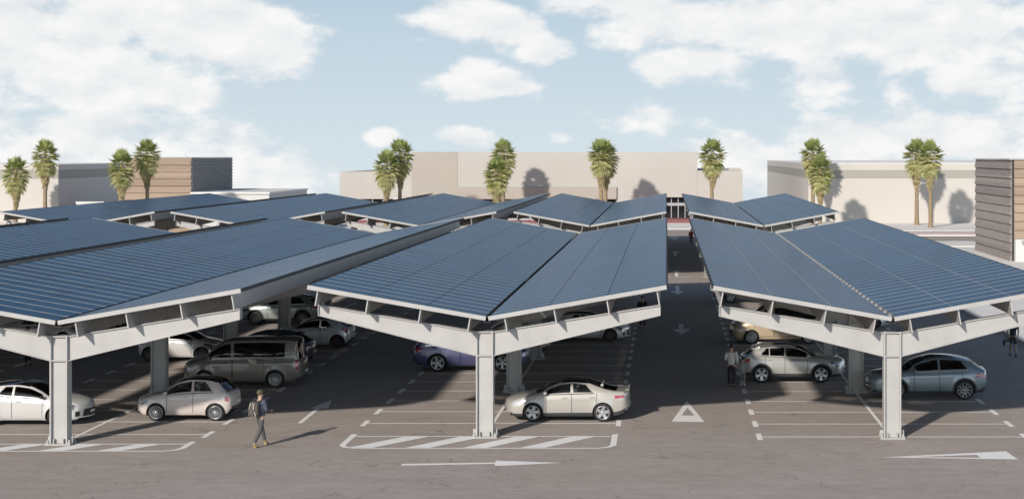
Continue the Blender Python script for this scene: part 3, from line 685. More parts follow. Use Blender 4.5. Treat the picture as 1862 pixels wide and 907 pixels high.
SPECS = {
 'city': dict(L=3.58, W=1.64, wb=2.30, fx=.68, r=.305, A0=.93, A1=1.62, R0=2.98, R1=3.40,
   top=[(0,.54),(.05,.70),(.16,.80),(.5,.91),(.93,1.0),(1.25,1.24),(1.62,1.42),(2.1,1.50),(2.6,1.48),(2.98,1.40),(3.2,1.21),(3.40,1.02),(3.53,.93),(3.58,.78)],
   belt=[(0,.52),(.06,.64),(.3,.76),(.93,.90),(1.6,.955),(2.4,.99),(3.3,1.0),(3.5,.92),(3.58,.77)],
   bot=[(0,.33),(.08,.24),(.4,.20),(3.1,.20),(3.45,.28),(3.58,.42)], win=[(1.12,2.08),(2.16,2.92)], doors=[(1.10,2.14)],
   head=(.07,.30,.70,.93), tail=(3.36,3.55,.62,.90), spokes=(16,.012,1), seat='grey', glass='clear', blacktop=(1.55,2.85), handles=1),
 'hatch': dict(L=4.0, W=1.80, wb=2.56, fx=.80, r=.325, A0=1.05, A1=1.92, R0=3.35, R1=3.80,
   top=[(0,.60),(.03,.70),(.12,.78),(.5,.89),(1.05,1.0),(1.5,1.24),(1.92,1.40),(2.4,1.46),(2.9,1.44),(3.35,1.37),(3.6,1.20),(3.80,1.03),(3.94,.98),(4.0,.80)],
   belt=[(0,.57),(.06,.66),(.3,.75),(1.05,.91),(1.8,.95),(2.6,.99),(3.2,1.06),(3.75,1.01),(3.93,.93),(4.0,.78)],
   bot=[(0,.26),(.08,.20),(.4,.18),(3.5,.18),(3.85,.26),(4.0,.40)], win=[(1.36,2.42),(2.50,3.10)], doors=[(1.30,2.48)],
   head=(.10,.66,.64,.97), tail=(3.62,3.97,.68,.92), spokes=(10,.018,1), rim='dark', cal=True, seat='dark', glass='dark', blacktop=(1.85,3.42), flare=.035, handles=1),
 'van': dict(L=4.95, W=1.90, wb=3.0, fx=.90, r=.345, A0=.80, A1=1.72, R0=4.70, R1=4.88,
   top=[(0,.70),(.05,.90),(.2,1.02),(.5,1.10),(.80,1.18),(1.2,1.52),(1.72,1.86),(2.2,1.94),(3.2,1.96),(4.4,1.95),(4.70,1.90),(4.80,1.58),(4.88,1.14),(4.93,1.02),(4.95,.90)],
   belt=[(0,.66),(.06,.82),(.3,.94),(.80,1.07),(1.6,1.12),(3,1.14),(4.6,1.14),(4.88,1.10),(4.93,1.0),(4.95,.88)],
   bot=[(0,.34),(.1,.26),(.4,.23),(4.3,.23),(4.75,.32),(4.95,.40)], win=[(1.12,2.02),(2.14,4.28)], doors=[(1.06,2.08),(2.10,3.40)],
   head=(.04,.34,.66,.93), tail=(4.76,4.94,.52,.99), spokes=(10,.03,2), seat='dark', glass='dark', trimline=True, tumble=.16, boxy=True, handles=2),
 'wagon': dict(L=5.05, W=1.96, wb=2.99, fx=.92, r=.385, A0=1.35, A1=2.25, R0=4.52, R1=4.86,
   top=[(0,.62),(.05,.84),(.2,.96),(.7,1.06),(1.35,1.14),(1.8,1.44),(2.25,1.64),(2.8,1.72),(3.6,1.71),(4.3,1.66),(4.52,1.60),(4.7,1.38),(4.86,1.13),(4.98,1.06),(5.05,.90)],
   belt=[(0,.60),(.06,.74),(.3,.88),(1.35,1.06),(2.5,1.10),(4.0,1.13),(4.75,1.12),(4.95,1.03),(5.05,.88)],
   bot=[(0,.34),(.1,.27),(.5,.25),(4.4,.25),(4.85,.34),(5.05,.46)], win=[(1.78,2.82),(2.90,3.72),(3.80,4.46)], doors=[(1.70,2.86),(2.87,3.78)],
   head=(.06,.5,.72,.95), tail=(4.72,5.02,.70,.93), spokes=(5,.035,2), seat='dark', glass='dark', chrome=True, rails=True, handles=2),
 'sedan': dict(L=4.46, W=1.79, wb=2.68, fx=.90, r=.325, A0=1.12, A1=2.05, R0=2.95, R1=4.02,
   top=[(0,.50),(.05,.68),(.2,.78),(.6,.90),(1.12,1.01),(1.6,1.26),(2.05,1.41),(2.45,1.44),(2.95,1.40),(3.5,1.23),(4.02,1.09),(4.36,1.07),(4.43,.98),(4.46,.86)],
   belt=[(0,.48),(.06,.60),(.3,.73),(1.12,.92),(2.0,.96),(3.2,.99),(3.9,1.02),(4.36,1.02),(4.43,.95),(4.46,.84)],
   bot=[(0,.30),(.1,.21),(.4,.18),(3.8,.18),(4.3,.27),(4.46,.38)], win=[(1.42,2.36),(2.46,3.26)], doors=[(1.40,2.41),(2.42,3.36)],
   head=(.10,.62,.80,.98), tail=(4.02,4.43,.74,.90), spokes=(5,.11,1), seat='grey', glass='clear', clad=.17, blacktop=(2.0,3.02), handles=2),
 'crossover': dict(L=4.42, W=1.84, wb=2.64, fx=.92, r=.35, A0=1.25, A1=2.05, R0=3.78, R1=4.22,
   top=[(0,.60),(.05,.82),(.2,.94),(.7,1.02),(1.25,1.09),(1.65,1.34),(2.05,1.49),(2.5,1.54),(3.2,1.52),(3.78,1.45),(4.0,1.28),(4.22,1.10),(4.36,1.04),(4.42,.88)],
   belt=[(0,.58),(.06,.72),(.3,.86),(1.25,1.0),(2.2,1.03),(3.2,1.07),(3.9,1.12),(4.2,1.08),(4.36,1.0),(4.42,.86)],
   bot=[(0,.34),(.1,.27),(.5,.24),(3.9,.24),(4.3,.34),(4.42,.48)], win=[(1.58,2.50),(2.58,3.20),(3.25,3.66)], doors=[(1.52,2.54),(2.55,3.40)],
   head=(.06,.52,.70,.95), tail=(4.08,4.41,.66,.90), spokes=(5,.07,2), seat='dark', glass='dark', clad=.16, arch=True, rails=True, sunroof=(2.15,3.0), handles=2),
 'coupe_suv': dict(L=4.68, W=1.90, wb=2.80, fx=.93, r=.375, A0=1.35, A1=2.20, R0=3.92, R1=4.45,
   top=[(0,.62),(.05,.84),(.2,.96),(.7,1.05),(1.35,1.13),(1.8,1.42),(2.20,1.56),(2.65,1.645),(3.1,1.64),(3.55,1.59),(3.92,1.51),(4.2,1.35),(4.45,1.18),(4.59,1.13),(4.65,1.03),(4.68,.90)],
   belt=[(0,.60),(.06,.74),(.3,.88),(1.35,1.04),(2.4,1.07),(3.4,1.11),(4.1,1.14),(4.55,1.09),(4.64,1.01),(4.68,.88)],
   bot=[(0,.36),(.1,.28),(.5,.25),(4.1,.25),(4.5,.36),(4.68,.50)], win=[(1.72,2.66),(2.75,3.92)], doors=[(1.64,2.70),(2.71,3.62)],
   head=(.06,.52,.74,.95), tail=(4.22,4.66,.70,.86), spokes=(10,.035,1), rim='mid', seat='tan', glass='dark', clad=.12, arch=True, sunroof=(2.25,2.9), handles=2),
}
RIMS = {}
def wheel_mesh(sp):
    key = (sp['r'], sp['spokes'], sp.get('rim'), sp.get('cal'))
    if key in RIMS: return RIMS[key]
    r = sp['r']; rr = r*.73; w = .215
    t = MB(); t.lathe_y([(rr*.97,-w/2+.012),(rr,-w/2),(r*.86,-w/2-.006),(r*.965,-w/2+.012),(r,-w/2+.04),(r,w/2-.04),(r*.96,w/2-.01),(rr,w/2)], 40)
    # rim faces -y
    q = MB(); bright = 0
    q.lathe_y([(rr*1.0,-w/2-.002),(rr*.97,-w/2-.008),(rr*.92,-w/2+.004),(rr*.88,-w/2+.05),(rr*.86,.02)], 40, 0)
    q.lathe_y([(rr*.90,-w/2+.075),(rr*.3,-w/2+.07),(.001,-w/2+.07)], 40, 1)
    q.lathe_y([(rr*.62,-w/2+.06),(rr*.35,-w/2+.058)], 32, 2)
    n, wd, tw = sp['spokes']
    for k in range(n):
        for j in range(tw):
            a = 2*math.pi*k/n+math.pi/2; off = 0 if tw == 1 else (-1 if j == 0 else 1)*(.10 if n <= 5 else .07)
            a0 = a+off*.9; a1 = a+off*1.5
            p0 = (math.cos(a0)*rr*.16, math.sin(a0)*rr*.16); p1 = (math.cos(a1)*rr*.93, math.sin(a1)*rr*.93)
            dx, dz = p1[0]-p0[0], p1[1]-p0[1]; ll = math.hypot(dx, dz); nx, nz = -dz/ll, dx/ll
            h0 = wd*.8/2*1.0; h1 = wd*(1.15 if tw == 1 else .9)/2
            ya, yb = -w/2+.012, -w/2+.05
            A = [(p0[0]-nx*h0, p0[1]-nz*h0),(p1[0]-nx*h1, p1[1]-nz*h1),(p1[0]+nx*h1, p1[1]+nz*h1),(p0[0]+nx*h0, p0[1]+nz*h0)]
            q.hexa([(x, yb, z) for (x, z) in A]+[(x, ya+(.004 if i in (0,3) else -.006), z) for i, (x, z) in enumerate(A)], 0)
    q.lathe_y([(rr*.24,-w/2+.04),(rr*.22,-w/2+.008),(rr*.1,-w/2),(.001,-w/2)], 24, 0)
    if sp.get('cal'): q.box(rr*.42,rr*.66,-w/2+.048,-w/2+.058,-.09,.09,3)
    rm = {'dark': DARKALLOY, 'mid': mat('machined_grey_alloy', (.25,.25,.255), .3, metal=.8)}.get(sp.get('rim'), ALLOY)
    RIMS[key] = (t.mesh('tyre', [TYRE]), q.mesh('rim', [rm, WELL, mat('brake_disc', (.12,.12,.12), .5, metal=.6), CAL]))
    return RIMS[key]

def build_car(kind, label, cat, x, y, face, paint, roofm=None, glass=None, seatm=None, name=None, group='cars parked under the carports', rim=None, mirror_m=None):
    sp = dict(SPECS[kind]); 
    if rim: sp['rim'] = rim
    L, W, wb, fx, r = sp['L'], sp['W'], sp['wb'], sp['fx'], sp['r']
    A0, A1, R0, R1 = sp['A0'], sp['A1'], sp['R0'], sp['R1']
    root = thing(name or {'van':'passenger_van','wagon':'estate_suv','sedan':'sedan_car','city':'small_hatchback','hatch':'sporty_hatchback'}.get(kind, 'crossover_suv'),
                 (x-L/2 if face == 'left' else x+L/2, y, .004), label, cat, group, 0 if face == 'left' else math.pi)
    top, belt, bot = pchip(sp['top']), pchip(sp['belt']), pchip(sp['bot'])
    e = L
    plan = pchip([(0,.84),(.12,.90),(.4,.955),(1.0,.99),(1.6,1),(L-1.0,1),(L-.4,.97),(L-.12,.93),(L,.87)])
    bend = pchip([(0,.30),(.5,.22),(A0,.16),(A1,.09),((A1+R0)/2,0),(R0,-.05),(L-.3,-.10),(L,-.16)])
    prof = pchip([(0,.90),(.06,.955),(.22,.992),(.45,1.0),(.66,.992),(.80,.975),(.92,.955),(1,.93)])
    tum = sp.get('tumble', .36); boxy = sp.get('boxy', False)
    NS, NG, NT = 16, 8, 9
    st = set(np.round(np.arange(0, L+.001, .045), 4)) | {0,.012,.03,.06,.1,L-.012,L-.03,L-.06,L-.1,L}
    for a in sp['win']+sp['doors']: st |= set(a)
    st |= {A0, A1, R0, R1}
    st = sorted(st); S = [st[0]]
    for q in st[1:]:
        if q-S[-1] > .011: S.append(q)
    if S[-1] < L: S[-1] = L
    axles = (fx, fx+wb); ra = r*1.12; fl = sp.get('flare', .012)
    def section(s):
        zt, zb = top(s), bot(s); zs = min(belt(s), zt-.012); hw = W/2*plan(s); row = []
        for j in range(NS+1):
            t = j/NS; z = zb+(zs-zb)*t; yy = hw*prof(t)
            for ax in axles:                                            # swelling round the arches
                dd = math.hypot(s-ax, (z-r)); yy += fl*math.exp(-((dd-ra)/.11)**2)
            if t > .3: yy += .010*math.exp(-((t-.80)/.06)**2)*(1 if .5 < s < L-.3 else 0)   # shoulder crease
            row.append(('side', t, yy, z))
        ys = row[-1][2]; crown = min(.075, (zt-zs)*.42+.004); zr = max(zs+.004, zt-crown); h = zr-zs
        yr = ys-.035-tum*h
        for j in range(1, NG+1):
            t = j/NG; yy = ys+(yr-ys)*t+.018*math.sin(math.pi*t)*min(1, h/.3); row.append(('green', t, yy, zs+h*t))
        for j in range(1, NT+1):
            u = j/NT; k = 2.0 if not boxy else 3.0; row.append(('top', u, yr*(1-u), zr+(zt-zr)*(1-(1-u)**k)))
        return row, hw
    secs = [section(s) for s in S]
    P = []                                                              # near half, y negative
    for s, (row, hw) in zip(S, secs):
        P.append([[s+bend(s)*(yy/hw)**2, -yy, z] for (_, _, yy, z) in row])
    NR = len(P[0]); zone = [q[0] for q in secs[0][0]]; tv = [q[1] for q in secs[0][0]]
    hub = []
    for ax in axles: hub.append((ax+bend(ax)*.9, r))
    # wheel arches: snap inner points to the circle
    inside = {}
    for i in range(len(S)):
        for j in range(NS+1):
            for (cx, cz) in hub:
                d = math.hypot(P[i][j][0]-cx, P[i][j][2]-cz)
                if d < ra: inside[(i,j)] = (cx, cz, d)
    kill = set()
    for i in range(len(S)-1):
        for j in range(NS):
            if all(k in inside for k in ((i,j),(i+1,j),(i+1,j+1),(i,j+1))): kill.add((i,j))
    for (i,j), (cx, cz, d) in inside.items():
        nb = [(i-1,j-1),(i-1,j),(i,j-1),(i,j)]
        if all(f in kill for f in nb if 0 <= f[0] < len(S)-1 and 0 <= f[1] < NS): continue
        if d > 1e-4:
            a = math.atan2(P[i][j][2]-cz, P[i][j][0]-cx); P[i][j][0] = cx+ra*math.cos(a); P[i][j][2] = max(cz+ra*math.sin(a), secs[i][0][0][3])
    parts = {}
    glassm = glass or (GLASS_CLEAR if sp['glass'] == 'clear' else GLASS_DARK)
    bt = sp.get('blacktop'); sr = sp.get('sunroof'); clad = sp.get('clad', 0)
    mats = {'body': paint, 'hood': paint, 'roof': roofm or paint, 'tailgate': paint, 'door': paint, 'windshield': GLASS_DARK if sp['glass'] != 'clear' else GLASS_CLEAR, 'rear_window': GLASS_DARK, 'side_window': glassm,
            'headlight': LAMP if kind in ('sedan', 'van') else LAMPDARK, 'taillight': TAIL, 'lower_trim': CLAD, 'sunroof': GLOSSBLACK, 'window_surround': GLOSSBLACK}
    def put(key, pts, flip):
        mb = parts.setdefault(key, {'v': {}, 'P': [], 'F': []}); f = []
        for p in pts:
            k = (round(p[0],4), round(p[1],4), round(p[2],4))
            if k not in mb['v']: mb['v'][k] = len(mb['P']); mb['P'].append(p)
            if mb['v'][k] not in f: f.append(mb['v'][k])
        if len(f) > 2: mb['F'].append(tuple(f[::-1] if flip else f))
    h_, t_ = sp['head'], sp['tail']
    def classify(i, j):
        s = (S[i]+S[i+1])/2; z = zone[j+1]; t = (tv[j]+tv[j+1])/2 if zone[j] == zone[j+1] else tv[j+1]/2
        if z == 'side':
            if h_[0] < s < h_[1] and h_[2] < t < h_[3]-(s-h_[0])/(h_[1]-h_[0])*0.0 and t > h_[2]+(s-h_[0])/(h_[1]-h_[0])*(h_[3]-h_[2])*.6: return ('headlight',)
            if t_[0] < s < t_[1] and t_[2] < t < t_[3]: return ('taillight',)
            if clad and t < clad: return ('lower_trim',)
            for k, (a, b_) in enumerate(sp['doors']):
                if a <= s <= b_ and t > .11: return ('door', k)
            return ('body',)
        if z == 'green':
            zz = (P[i][j][2]+P[i][j+1][2])/2
            for k, (a, b_) in enumerate(sp['win']):
                if a <= s <= b_ and 1 <= j-NS <= NG-2 and abs(P[i][NS+NG][2]-P[i][NS][2]) > .10:
                    # rear quarter glass leans with the rear pillar
                    if k == len(sp['win'])-1 and s > b_-.34*(tv[j+1]) and not boxy: return ('body',)
                    return ('side_window', k)
            return ('body',)
        u = t
        if s < A0: return ('hood',) if s > .10 else ('body',)
        if s < A1: return ('windshield',) if u > .07 else ('body',)
        if s < R0:
            if sr and sr[0] < s < sr[1] and u > .3: return ('sunroof',)
            return ('roof',) if (not bt or u > .03) else ('body',)
        if s < R1: return ('rear_window',) if u > .12 else ('body',)
        return ('tailgate',)
    for i in range(len(S)-1):
        for j in range(NR-1):
            if (i,j) in kill: continue
            key = classify(i, j)
            q = [P[i][j], P[i+1][j], P[i+1][j+1], P[i][j+1]]; q2 = [(p[0], -p[1], p[2]) for p in q]
            one = key[0] in ('hood','windshield','roof','rear_window','tailgate','sunroof','body')
            put(key+(() if one else ('n',)), q, False); put(key+(() if one else ('f',)), q2, True)
    K = 12
    for (i, flip) in ((0, True), (len(S)-1, False)):                    # nose and tail faces
        hw = secs[i][1]; s = S[i]; rows = []
        for j in range(NR):
            y0 = P[i][j][1]; rows.append([(s+bend(s)*((y0*(1-2*k/K))/hw)**2, y0*(1-2*k/K), P[i][j][2]) for k in range(K+1)])
        for j in range(NR-1):
            for k in range(K): put(('body',), [rows[j][k], rows[j][k+1], rows[j+1][k+1], rows[j+1][k]], flip)
    def mesh_of(key, nm, m, extra=None):
        d = parts[key]; me = bpy.data.meshes.new(nm); me.from_pydata(d['P'], [], d['F']); me.materials.append(m)
        for p in me.polygons: p.use_smooth = True
        me.update(); return me
    def sy(s, z):                                                       # side surface y at a point (near side, negative)
        i = min(range(len(S)), key=lambda a: abs(P[a][NS//2][0]-s)); best = min(range(NS+NG), key=lambda j: abs(P[i][j][2]-z)); return P[i][best][1]
    doors = {}
    for key in parts:
        nm = key[0]; o = link(nm, mesh_of(key, nm, mats[nm] if not (nm == 'roof' and bt) else (roofm or GLOSSBLACK)), root)
        if nm == 'door': doors[key] = o
    # door shut lines and handles
    def sgn(side): return 1 if side == 'n' else -1
    for key, o in doors.items():
        a, b_ = sp['doors'][key[1]]; side = sgn(key[2]); 
        for s0 in (a, b_):
            seam = MB()
            i = min(range(len(S)), key=lambda q: abs(S[q]-s0)); js = list(range(2, NS+1))
            for j in js[:-1]:
                p, q = P[i][j], P[i][j+1]
                if (i,j) in inside or (i,j+1) in inside: continue
                w = .008; pts = [(p[0]-w, (p[1]-.003)*side, p[2]), (p[0]+w, (p[1]-.003)*side, p[2]), (q[0]+w, (q[1]-.003)*side, q[2]), (q[0]-w, (q[1]-.003)*side, q[2])]
                seam.add(pts if side > 0 else pts[::-1], ((0,1,2,3),))
            if seam.v: seam.build('shut_line', WELL, o)
        hs = b_-.22; zz = belt(hs)-.13
        h = MB(); yy = sy(hs, zz); h.bbox(hs-.09, hs+.09, *sorted((yy*side, (yy-.028)*side)), zz-.014, zz+.014, .008); h.build('handle', paint if kind != 'van' else BLACK, o)
        if key[1] == 0:                                                 # mirror on the front door
            m = MB(); ms = sp['win'][0][0]+.10; mz = belt(ms)+.07; my = sy(ms, belt(ms)-.02)
            m.ellipsoid((ms-.02, (my-.10)*side, mz), (.075, .10, .065), 12, 8); m.tube([(ms, (my+.02)*side, mz-.05), (ms-.01, (my-.06)*side, mz-.03)], .022, 6)
            m.build('mirror', mirror_m or (GLOSSBLACK if kind == 'hatch' else paint), root)
    # waist trim under the glass
    for side in (1, -1):
        m = MB(); s0, s1 = sp['win'][0][0], sp['win'][-1][1]
        idx = [i for i in range(len(S)) if s0-.02 <= S[i] <= s1+.02]
        for i, k in zip(idx[:-1], idx[1:]):
            p, q = P[i][NS], P[k][NS]; pts = [(p[0], (p[1]-.006)*side, p[2]-.012), (q[0], (q[1]-.006)*side, q[2]-.012), (q[0], (q[1]-.004)*side, q[2]+.016), (p[0], (p[1]-.004)*side, p[2]+.016)]
            m.add(pts if side > 0 else pts[::-1], ((0,1,2,3),))
        m.build('window_trim', CHROME if sp.get('chrome') else GLOSSBLACK, root)
        if sp.get('trimline'):
            m = MB(); idx = [i for i in range(len(S)) if fx+ra+.05 < S[i] < L-.1 and not (fx+wb-ra-.05 < S[i] < fx+wb+ra+.1)]
            for i, k in zip(idx[:-1], idx[1:]):
                if S[k]-S[i] > .1: continue
                for (jj) in (3,):
                    p, q = P[i][jj], P[k][jj]; pts = [(p[0], (p[1]-.006)*side, p[2]-.012), (q[0], (q[1]-.006)*side, q[2]-.012), (q[0], (q[1]-.006)*side, q[2]+.012), (p[0], (p[1]-.006)*side, p[2]+.012)]
                    m.add(pts if side > 0 else pts[::-1], ((0,1,2,3),))
            m.build('side_moulding', CHROME, root)
    # arches: inner wells, lips, cladding
    for ai, (cx, cz) in enumerate(hub):
        for side in (1, -1):
            yo = (sy(cx, cz+ra+.02)); m = MB(); n = 22
            pts = [(math.pi*k/n*1.22-.345) for k in range(n+1)]
            A = [(cx+ra*1.0*math.cos(a), yo*side*.985, cz+ra*math.sin(a)) for a in pts]; B = [(q[0], (abs(yo)-.42)*-side, q[2]) for q in A]
            for k in range(n): m.add([A[k], A[k+1], B[k+1], B[k]], ((0,1,2,3),), 0, True)
            m.add(B+[(cx, (abs(yo)-.42)*-side, cz)], [(k, k+1, n+1) for k in range(n)], 0)
            m.build('wheel_well', WELL, root)
            m = MB(); wd = .062 if sp.get('arch') else .022; o1 = .016 if sp.get('arch') else .004
            def yat(x, z): return sy(x, z)
            for k in range(n):
                seg = []
                for a in (pts[k], pts[k+1]):
                    for rr_, o_ in ((ra-.012, 0), (ra+wd, o1)):
                        xx, zz = cx+rr_*math.cos(a), cz+rr_*math.sin(a); seg.append((xx, zz, o_))
                if seg[0][1] < bot(cx)+.02 or seg[2][1] < bot(cx)+.02: continue
                yv = [min(yat(q[0], q[1]), yo*.955)-max(q[2], .004) for q in seg]
                pp = [(q[0], yv[c]*side, q[1]) for c, q in enumerate(seg)]
                m.add([pp[0], pp[1], pp[3], pp[2]], ((0,1,2,3),), 0, True)
            if m.v and sp.get('arch'): m.build('wheel_arch_trim', CLAD if sp.get('arch') else paint, root)
    # wheels
    tm, rmh = wheel_mesh(sp)
    for (cx, cz) in hub:
        for side in (1, -1):
            yo = abs(sy(cx, cz+ra+.03))*.975-.115
            w = link('wheel', tm, root, (cx, -yo*side, r)); w.rotation_euler = (0, .4*side+cx, 0 if side > 0 else math.pi)
            link('rim', rmh, w)
    # underside, cabin
    ub = MB(); ub.box(.25, L-.25, -W*.36, W*.36, bot(L/2)+.02, bot(L/2)+.10); ub.box(fx+ra+.05, fx+wb-ra-.05, -W*.46, W*.46, bot(L/2)+.005, bot(L/2)+.05); ub.build('underbody', WELL, root)
    sm = seatm or {'dark': SEATM, 'tan': SEATTAN, 'grey': SEATGREY}[sp['seat']]
    cab = MB(); zf = .42; cab.box(A0+.35, R1-.35, -W*.40, W*.40, zf-.04, zf); cab.build('cabin_floor', BLACK, root)
    zbelt = belt((A0+R0)/2)
    db = MB(); db.bbox(A0+.32, A0+.62, -W*.38, W*.38, zbelt-.25, zbelt-.02, .05); db.build('dashboard', BLACK, root)
    def seat(sx, syy):
        q = MB(); q.bbox(sx-.25, sx+.25, syy-.24, syy+.24, zbelt-.52, zbelt-.36, .05)
        b0 = len(q.v); q.bbox(sx+.17, sx+.30, syy-.23, syy+.23, zbelt-.40, zbelt+.16, .05); q.bbox(sx+.27, sx+.37, syy-.12, syy+.12, zbelt+.18, zbelt+.32, .04)
        q.v[b0:] = [(vx+.16*(vz-(zbelt-.4)), vy, vz) for (vx, vy, vz) in q.v[b0:]]
        q.build('seat', sm, root)
    fs = A1+.15 if kind != 'van' else 1.75
    for yy in (-.37, .37): seat(fs, yy)
    for yy in (-.37, .37): seat(fs+.85, yy)
    if kind == 'van':
        for yy in (-.4, .4): seat(fs+1.75, yy)
    swm = MB(); c = Vector((A0+.72, .37, zbelt+.0)); ring = []
    for k in range(17): a = 2*math.pi*k/16; ring.append((c.x+.075*math.sin(a), c.y+.18*math.cos(a), c.z+.165*math.sin(a)))
    swm.tube(ring, .016, 6, 0, False); swm.build('steering_wheel', BLACK, root)
    # front: grille, lower intake, plate;  rear: plate, bumper, lamps bar
    def nose_patch(nm, m, yh, z0, z1, end=0, off=.006, n=10, taper=1.0, span=None):
        hw = secs[0 if end == 0 else -1][1]; s = S[0] if end == 0 else S[-1]; q = MB(); d = -off if end == 0 else off
        for k in range(n):
            a0, a1 = span or (-yh, yh); ya, yb = a0+(a1-a0)*k/n, a0+(a1-a0)*(k+1)/n
            def fx_(yv, z):
                base = s+bend(s)*(yv/hw)**2
                return base+d
            pts = [(fx_(ya*taper,z0), ya*taper, z0), (fx_(yb*taper,z0), yb*taper, z0), (fx_(yb,z1), yb, z1), (fx_(ya,z1), ya, z1)]
            q.add(pts[::-1] if end == 0 else pts, ((0,1,2,3),))
        return q.build(nm, m, root)
    zb0, zt0 = bot(0), top(0)
    if kind == 'city': nose_patch('lower_grille', BLACK, .42, zb0+.02, zb0+.09); nose_patch('badge_bar', CHROME, .16, zt0-.07, zt0-.045, off=.012)
    elif kind == 'hatch': nose_patch('grille', BLACK, .50, zb0+.03, zt0-.07, taper=1.12); nose_patch('number_plate', PLATE, .22, zb0+.12, zb0+.20, off=.014); nose_patch('side_vent', BLACK, 0, zb0+.05, zb0+.22, span=(-.80,-.66)); nose_patch('side_vent', BLACK, 0, zb0+.05, zb0+.22, span=(.66,.80)); nose_patch('lower_lip', PLATE, .78, zb0-.005, zb0+.022, off=.02)
    elif kind == 'sedan': nose_patch('grille', ALLOY, .45, zt0-.10, zt0-.03); nose_patch('lower_grille', BLACK, .40, zb0+.02, zb0+.08)
    else:
        nose_patch('grille', BLACK, .50, zb0+.12, zt0-.04); nose_patch('lower_grille', CLAD, .62, zb0+.01, zb0+.08); nose_patch('grille_bar', CHROME, .45, zt0-.12, zt0-.095, off=.013)
    zb1, zt1 = bot(L), top(L)
    nose_patch('number_plate', PLATE, .24, zb1+.16, zb1+.26, end=1, off=.008); nose_patch('rear_bumper_trim', CLAD, .60, zb1+.005, zb1+.09, end=1)
    if sp.get('rails'):
        for side in (1, -1):
            idx = [i for i in range(len(S)) if A1+.1 < S[i] < R0-.1]; ii = idx[::4]+[idx[-1]]
            pts = [(P[i][NS+NG][0], (P[i][NS+NG][1]+.04)*side, P[i][NS+NG][2]+(.055 if 0 < k < len(ii)-1 else .015)) for k, i in enumerate(ii)]
            m = MB(); m.tube(pts, .018, 6); m.build('roof_rail', CHROME if kind == 'crossover' else ALLOY, root)
    # spoiler on hatches, wipers and aerial
    if kind in ('hatch', 'crossover', 'coupe_suv', 'wagon'):
        m = MB(); i = min(range(len(S)), key=lambda a: abs(S[a]-R0)); p = P[i][NS+NG]; zt = top(R0)
        m.hexa([(p[0]-.10, p[1]+.04, p[2]-.015), (R0+.16, p[1]+.10, zt-.12), (R0+.16, -p[1]-.10, zt-.12), (p[0]-.10, -p[1]-.04, p[2]-.015),
                (p[0]-.10, p[1]+.04, p[2]+.05), (R0+.16, p[1]+.10, zt-.075), (R0+.16, -p[1]-.10, zt-.075), (p[0]-.10, -p[1]-.04, p[2]+.05)])
        m.build('roof_spoiler', paint if kind != 'hatch' else GLOSSBLACK, root)
    if kind == 'sedan':
        m = MB(); m.bbox(L-.16, L-.02, -.66, .66, top(L-.1)+.0, top(L-.1)+.045, .012); m.build('boot_spoiler', paint, root)
    m = MB()
    for yy in (-.15, .35): m.tube([(A0+.03, yy, top(A0+.03)+.012), (A0+.30, yy-.42, top(A0+.30)+.004)], .010, 5)
    m.build('wiper', BLACK, root)
    return root

P_WHITE = carpaint('pearl_white_paint', (.48,.47,.455), .0, .3); P_BEIGE = carpaint('rose_beige_paint', (.50,.445,.405), .1)
P_BROWN = carpaint('grey_brown_paint', (.19,.175,.148), .3); P_NAVY = carpaint('dark_blue_paint', (.055,.075,.095), .3)
P_SILVER = carpaint('silver_paint', (.55,.555,.56), .35); P_VIOLET = carpaint('violet_blue_paint', (.064,.068,.145), .35)
P_PEARL = carpaint('champagne_pearl_paint', (.37,.352,.315), .15); P_GOLD = carpaint('gold_beige_paint', (.46,.365,.245), .25)
P_GREY = carpaint('grey_silver_paint', (.38,.37,.345), .35); P_SLATE = carpaint('slate_blue_paint', (.15,.195,.215), .3); P_SAGE = carpaint('pale_green_silver_paint', (.27,.305,.285), .3)
P_BLACK = carpaint('black_paint', (.015,.016,.018), .2); P_CREAM = carpaint('cream_paint', (.56,.50,.42), .1)

build_car('hatch', 'white sporty hatchback cut by the picture edge, behind the left carport column', 'car', -22.1, 55.9, 'right', P_WHITE)
build_car('city', 'small rounded beige hatchback with multi spoke wheels parked beside the walking man', 'car', -17.0, 56.8, 'left', P_BEIGE)
build_car('van', 'dark grey brown van with big tinted windows behind the small beige hatchback', 'van', -17.1, 64.9, 'left', P_BROWN)
build_car('coupe_suv', 'dark blue car with only its tail showing past the grey brown van', 'car', -17.85, 70.4, 'left', P_NAVY)
build_car('hatch', 'white hatchback with black windows behind a shaded column and the brown van', 'car', -22.05, 72.95, 'right', P_WHITE)
build_car('coupe_suv', 'pale green silver sloping suv farthest back on the left, crossed by a grey column', 'suv', -21.35, 88.5, 'left', P_SAGE)
build_car('hatch', 'silver hatchback with black roof and red lights behind the brown van', 'car', -17.2, 77.8, 'left', P_SILVER)
build_car('wagon', 'violet blue large suv behind the middle front column', 'suv', -8.5, 69.6, 'right', P_VIOLET)
build_car('sedan', 'champagne sedan with black glass roof beside the middle front column', 'car', -3.52, 56.75, 'left', P_PEARL)
build_car('hatch', 'silver white hatchback with dark wheels partly hidden under the middle carport arm', 'car', -3.85, 80.5, 'right', carpaint('silver_white_paint', (.56,.56,.55), .3))
build_car('van', 'gold beige van with silver wheels under the right carport arm', 'van', 5.62, 79.5, 'left', P_GOLD)
build_car('crossover', 'grey silver crossover with dark wheel arches beside the couple', 'suv', 5.22, 66.25, 'right', P_GREY)
build_car('coupe_suv', 'slate blue sloping suv with tan seats beside the right front column', 'suv', 10.02, 61.75, 'left', P_SLATE)
build_car('crossover', 'white crossover seen through the gap above the right carport arm', 'suv', 5.15, 101.2, 'left', P_WHITE)
build_car('hatch', 'pale silver hatchback nose showing just above the right front column', 'car', 10.1, 86.3, 'right', P_SILVER)
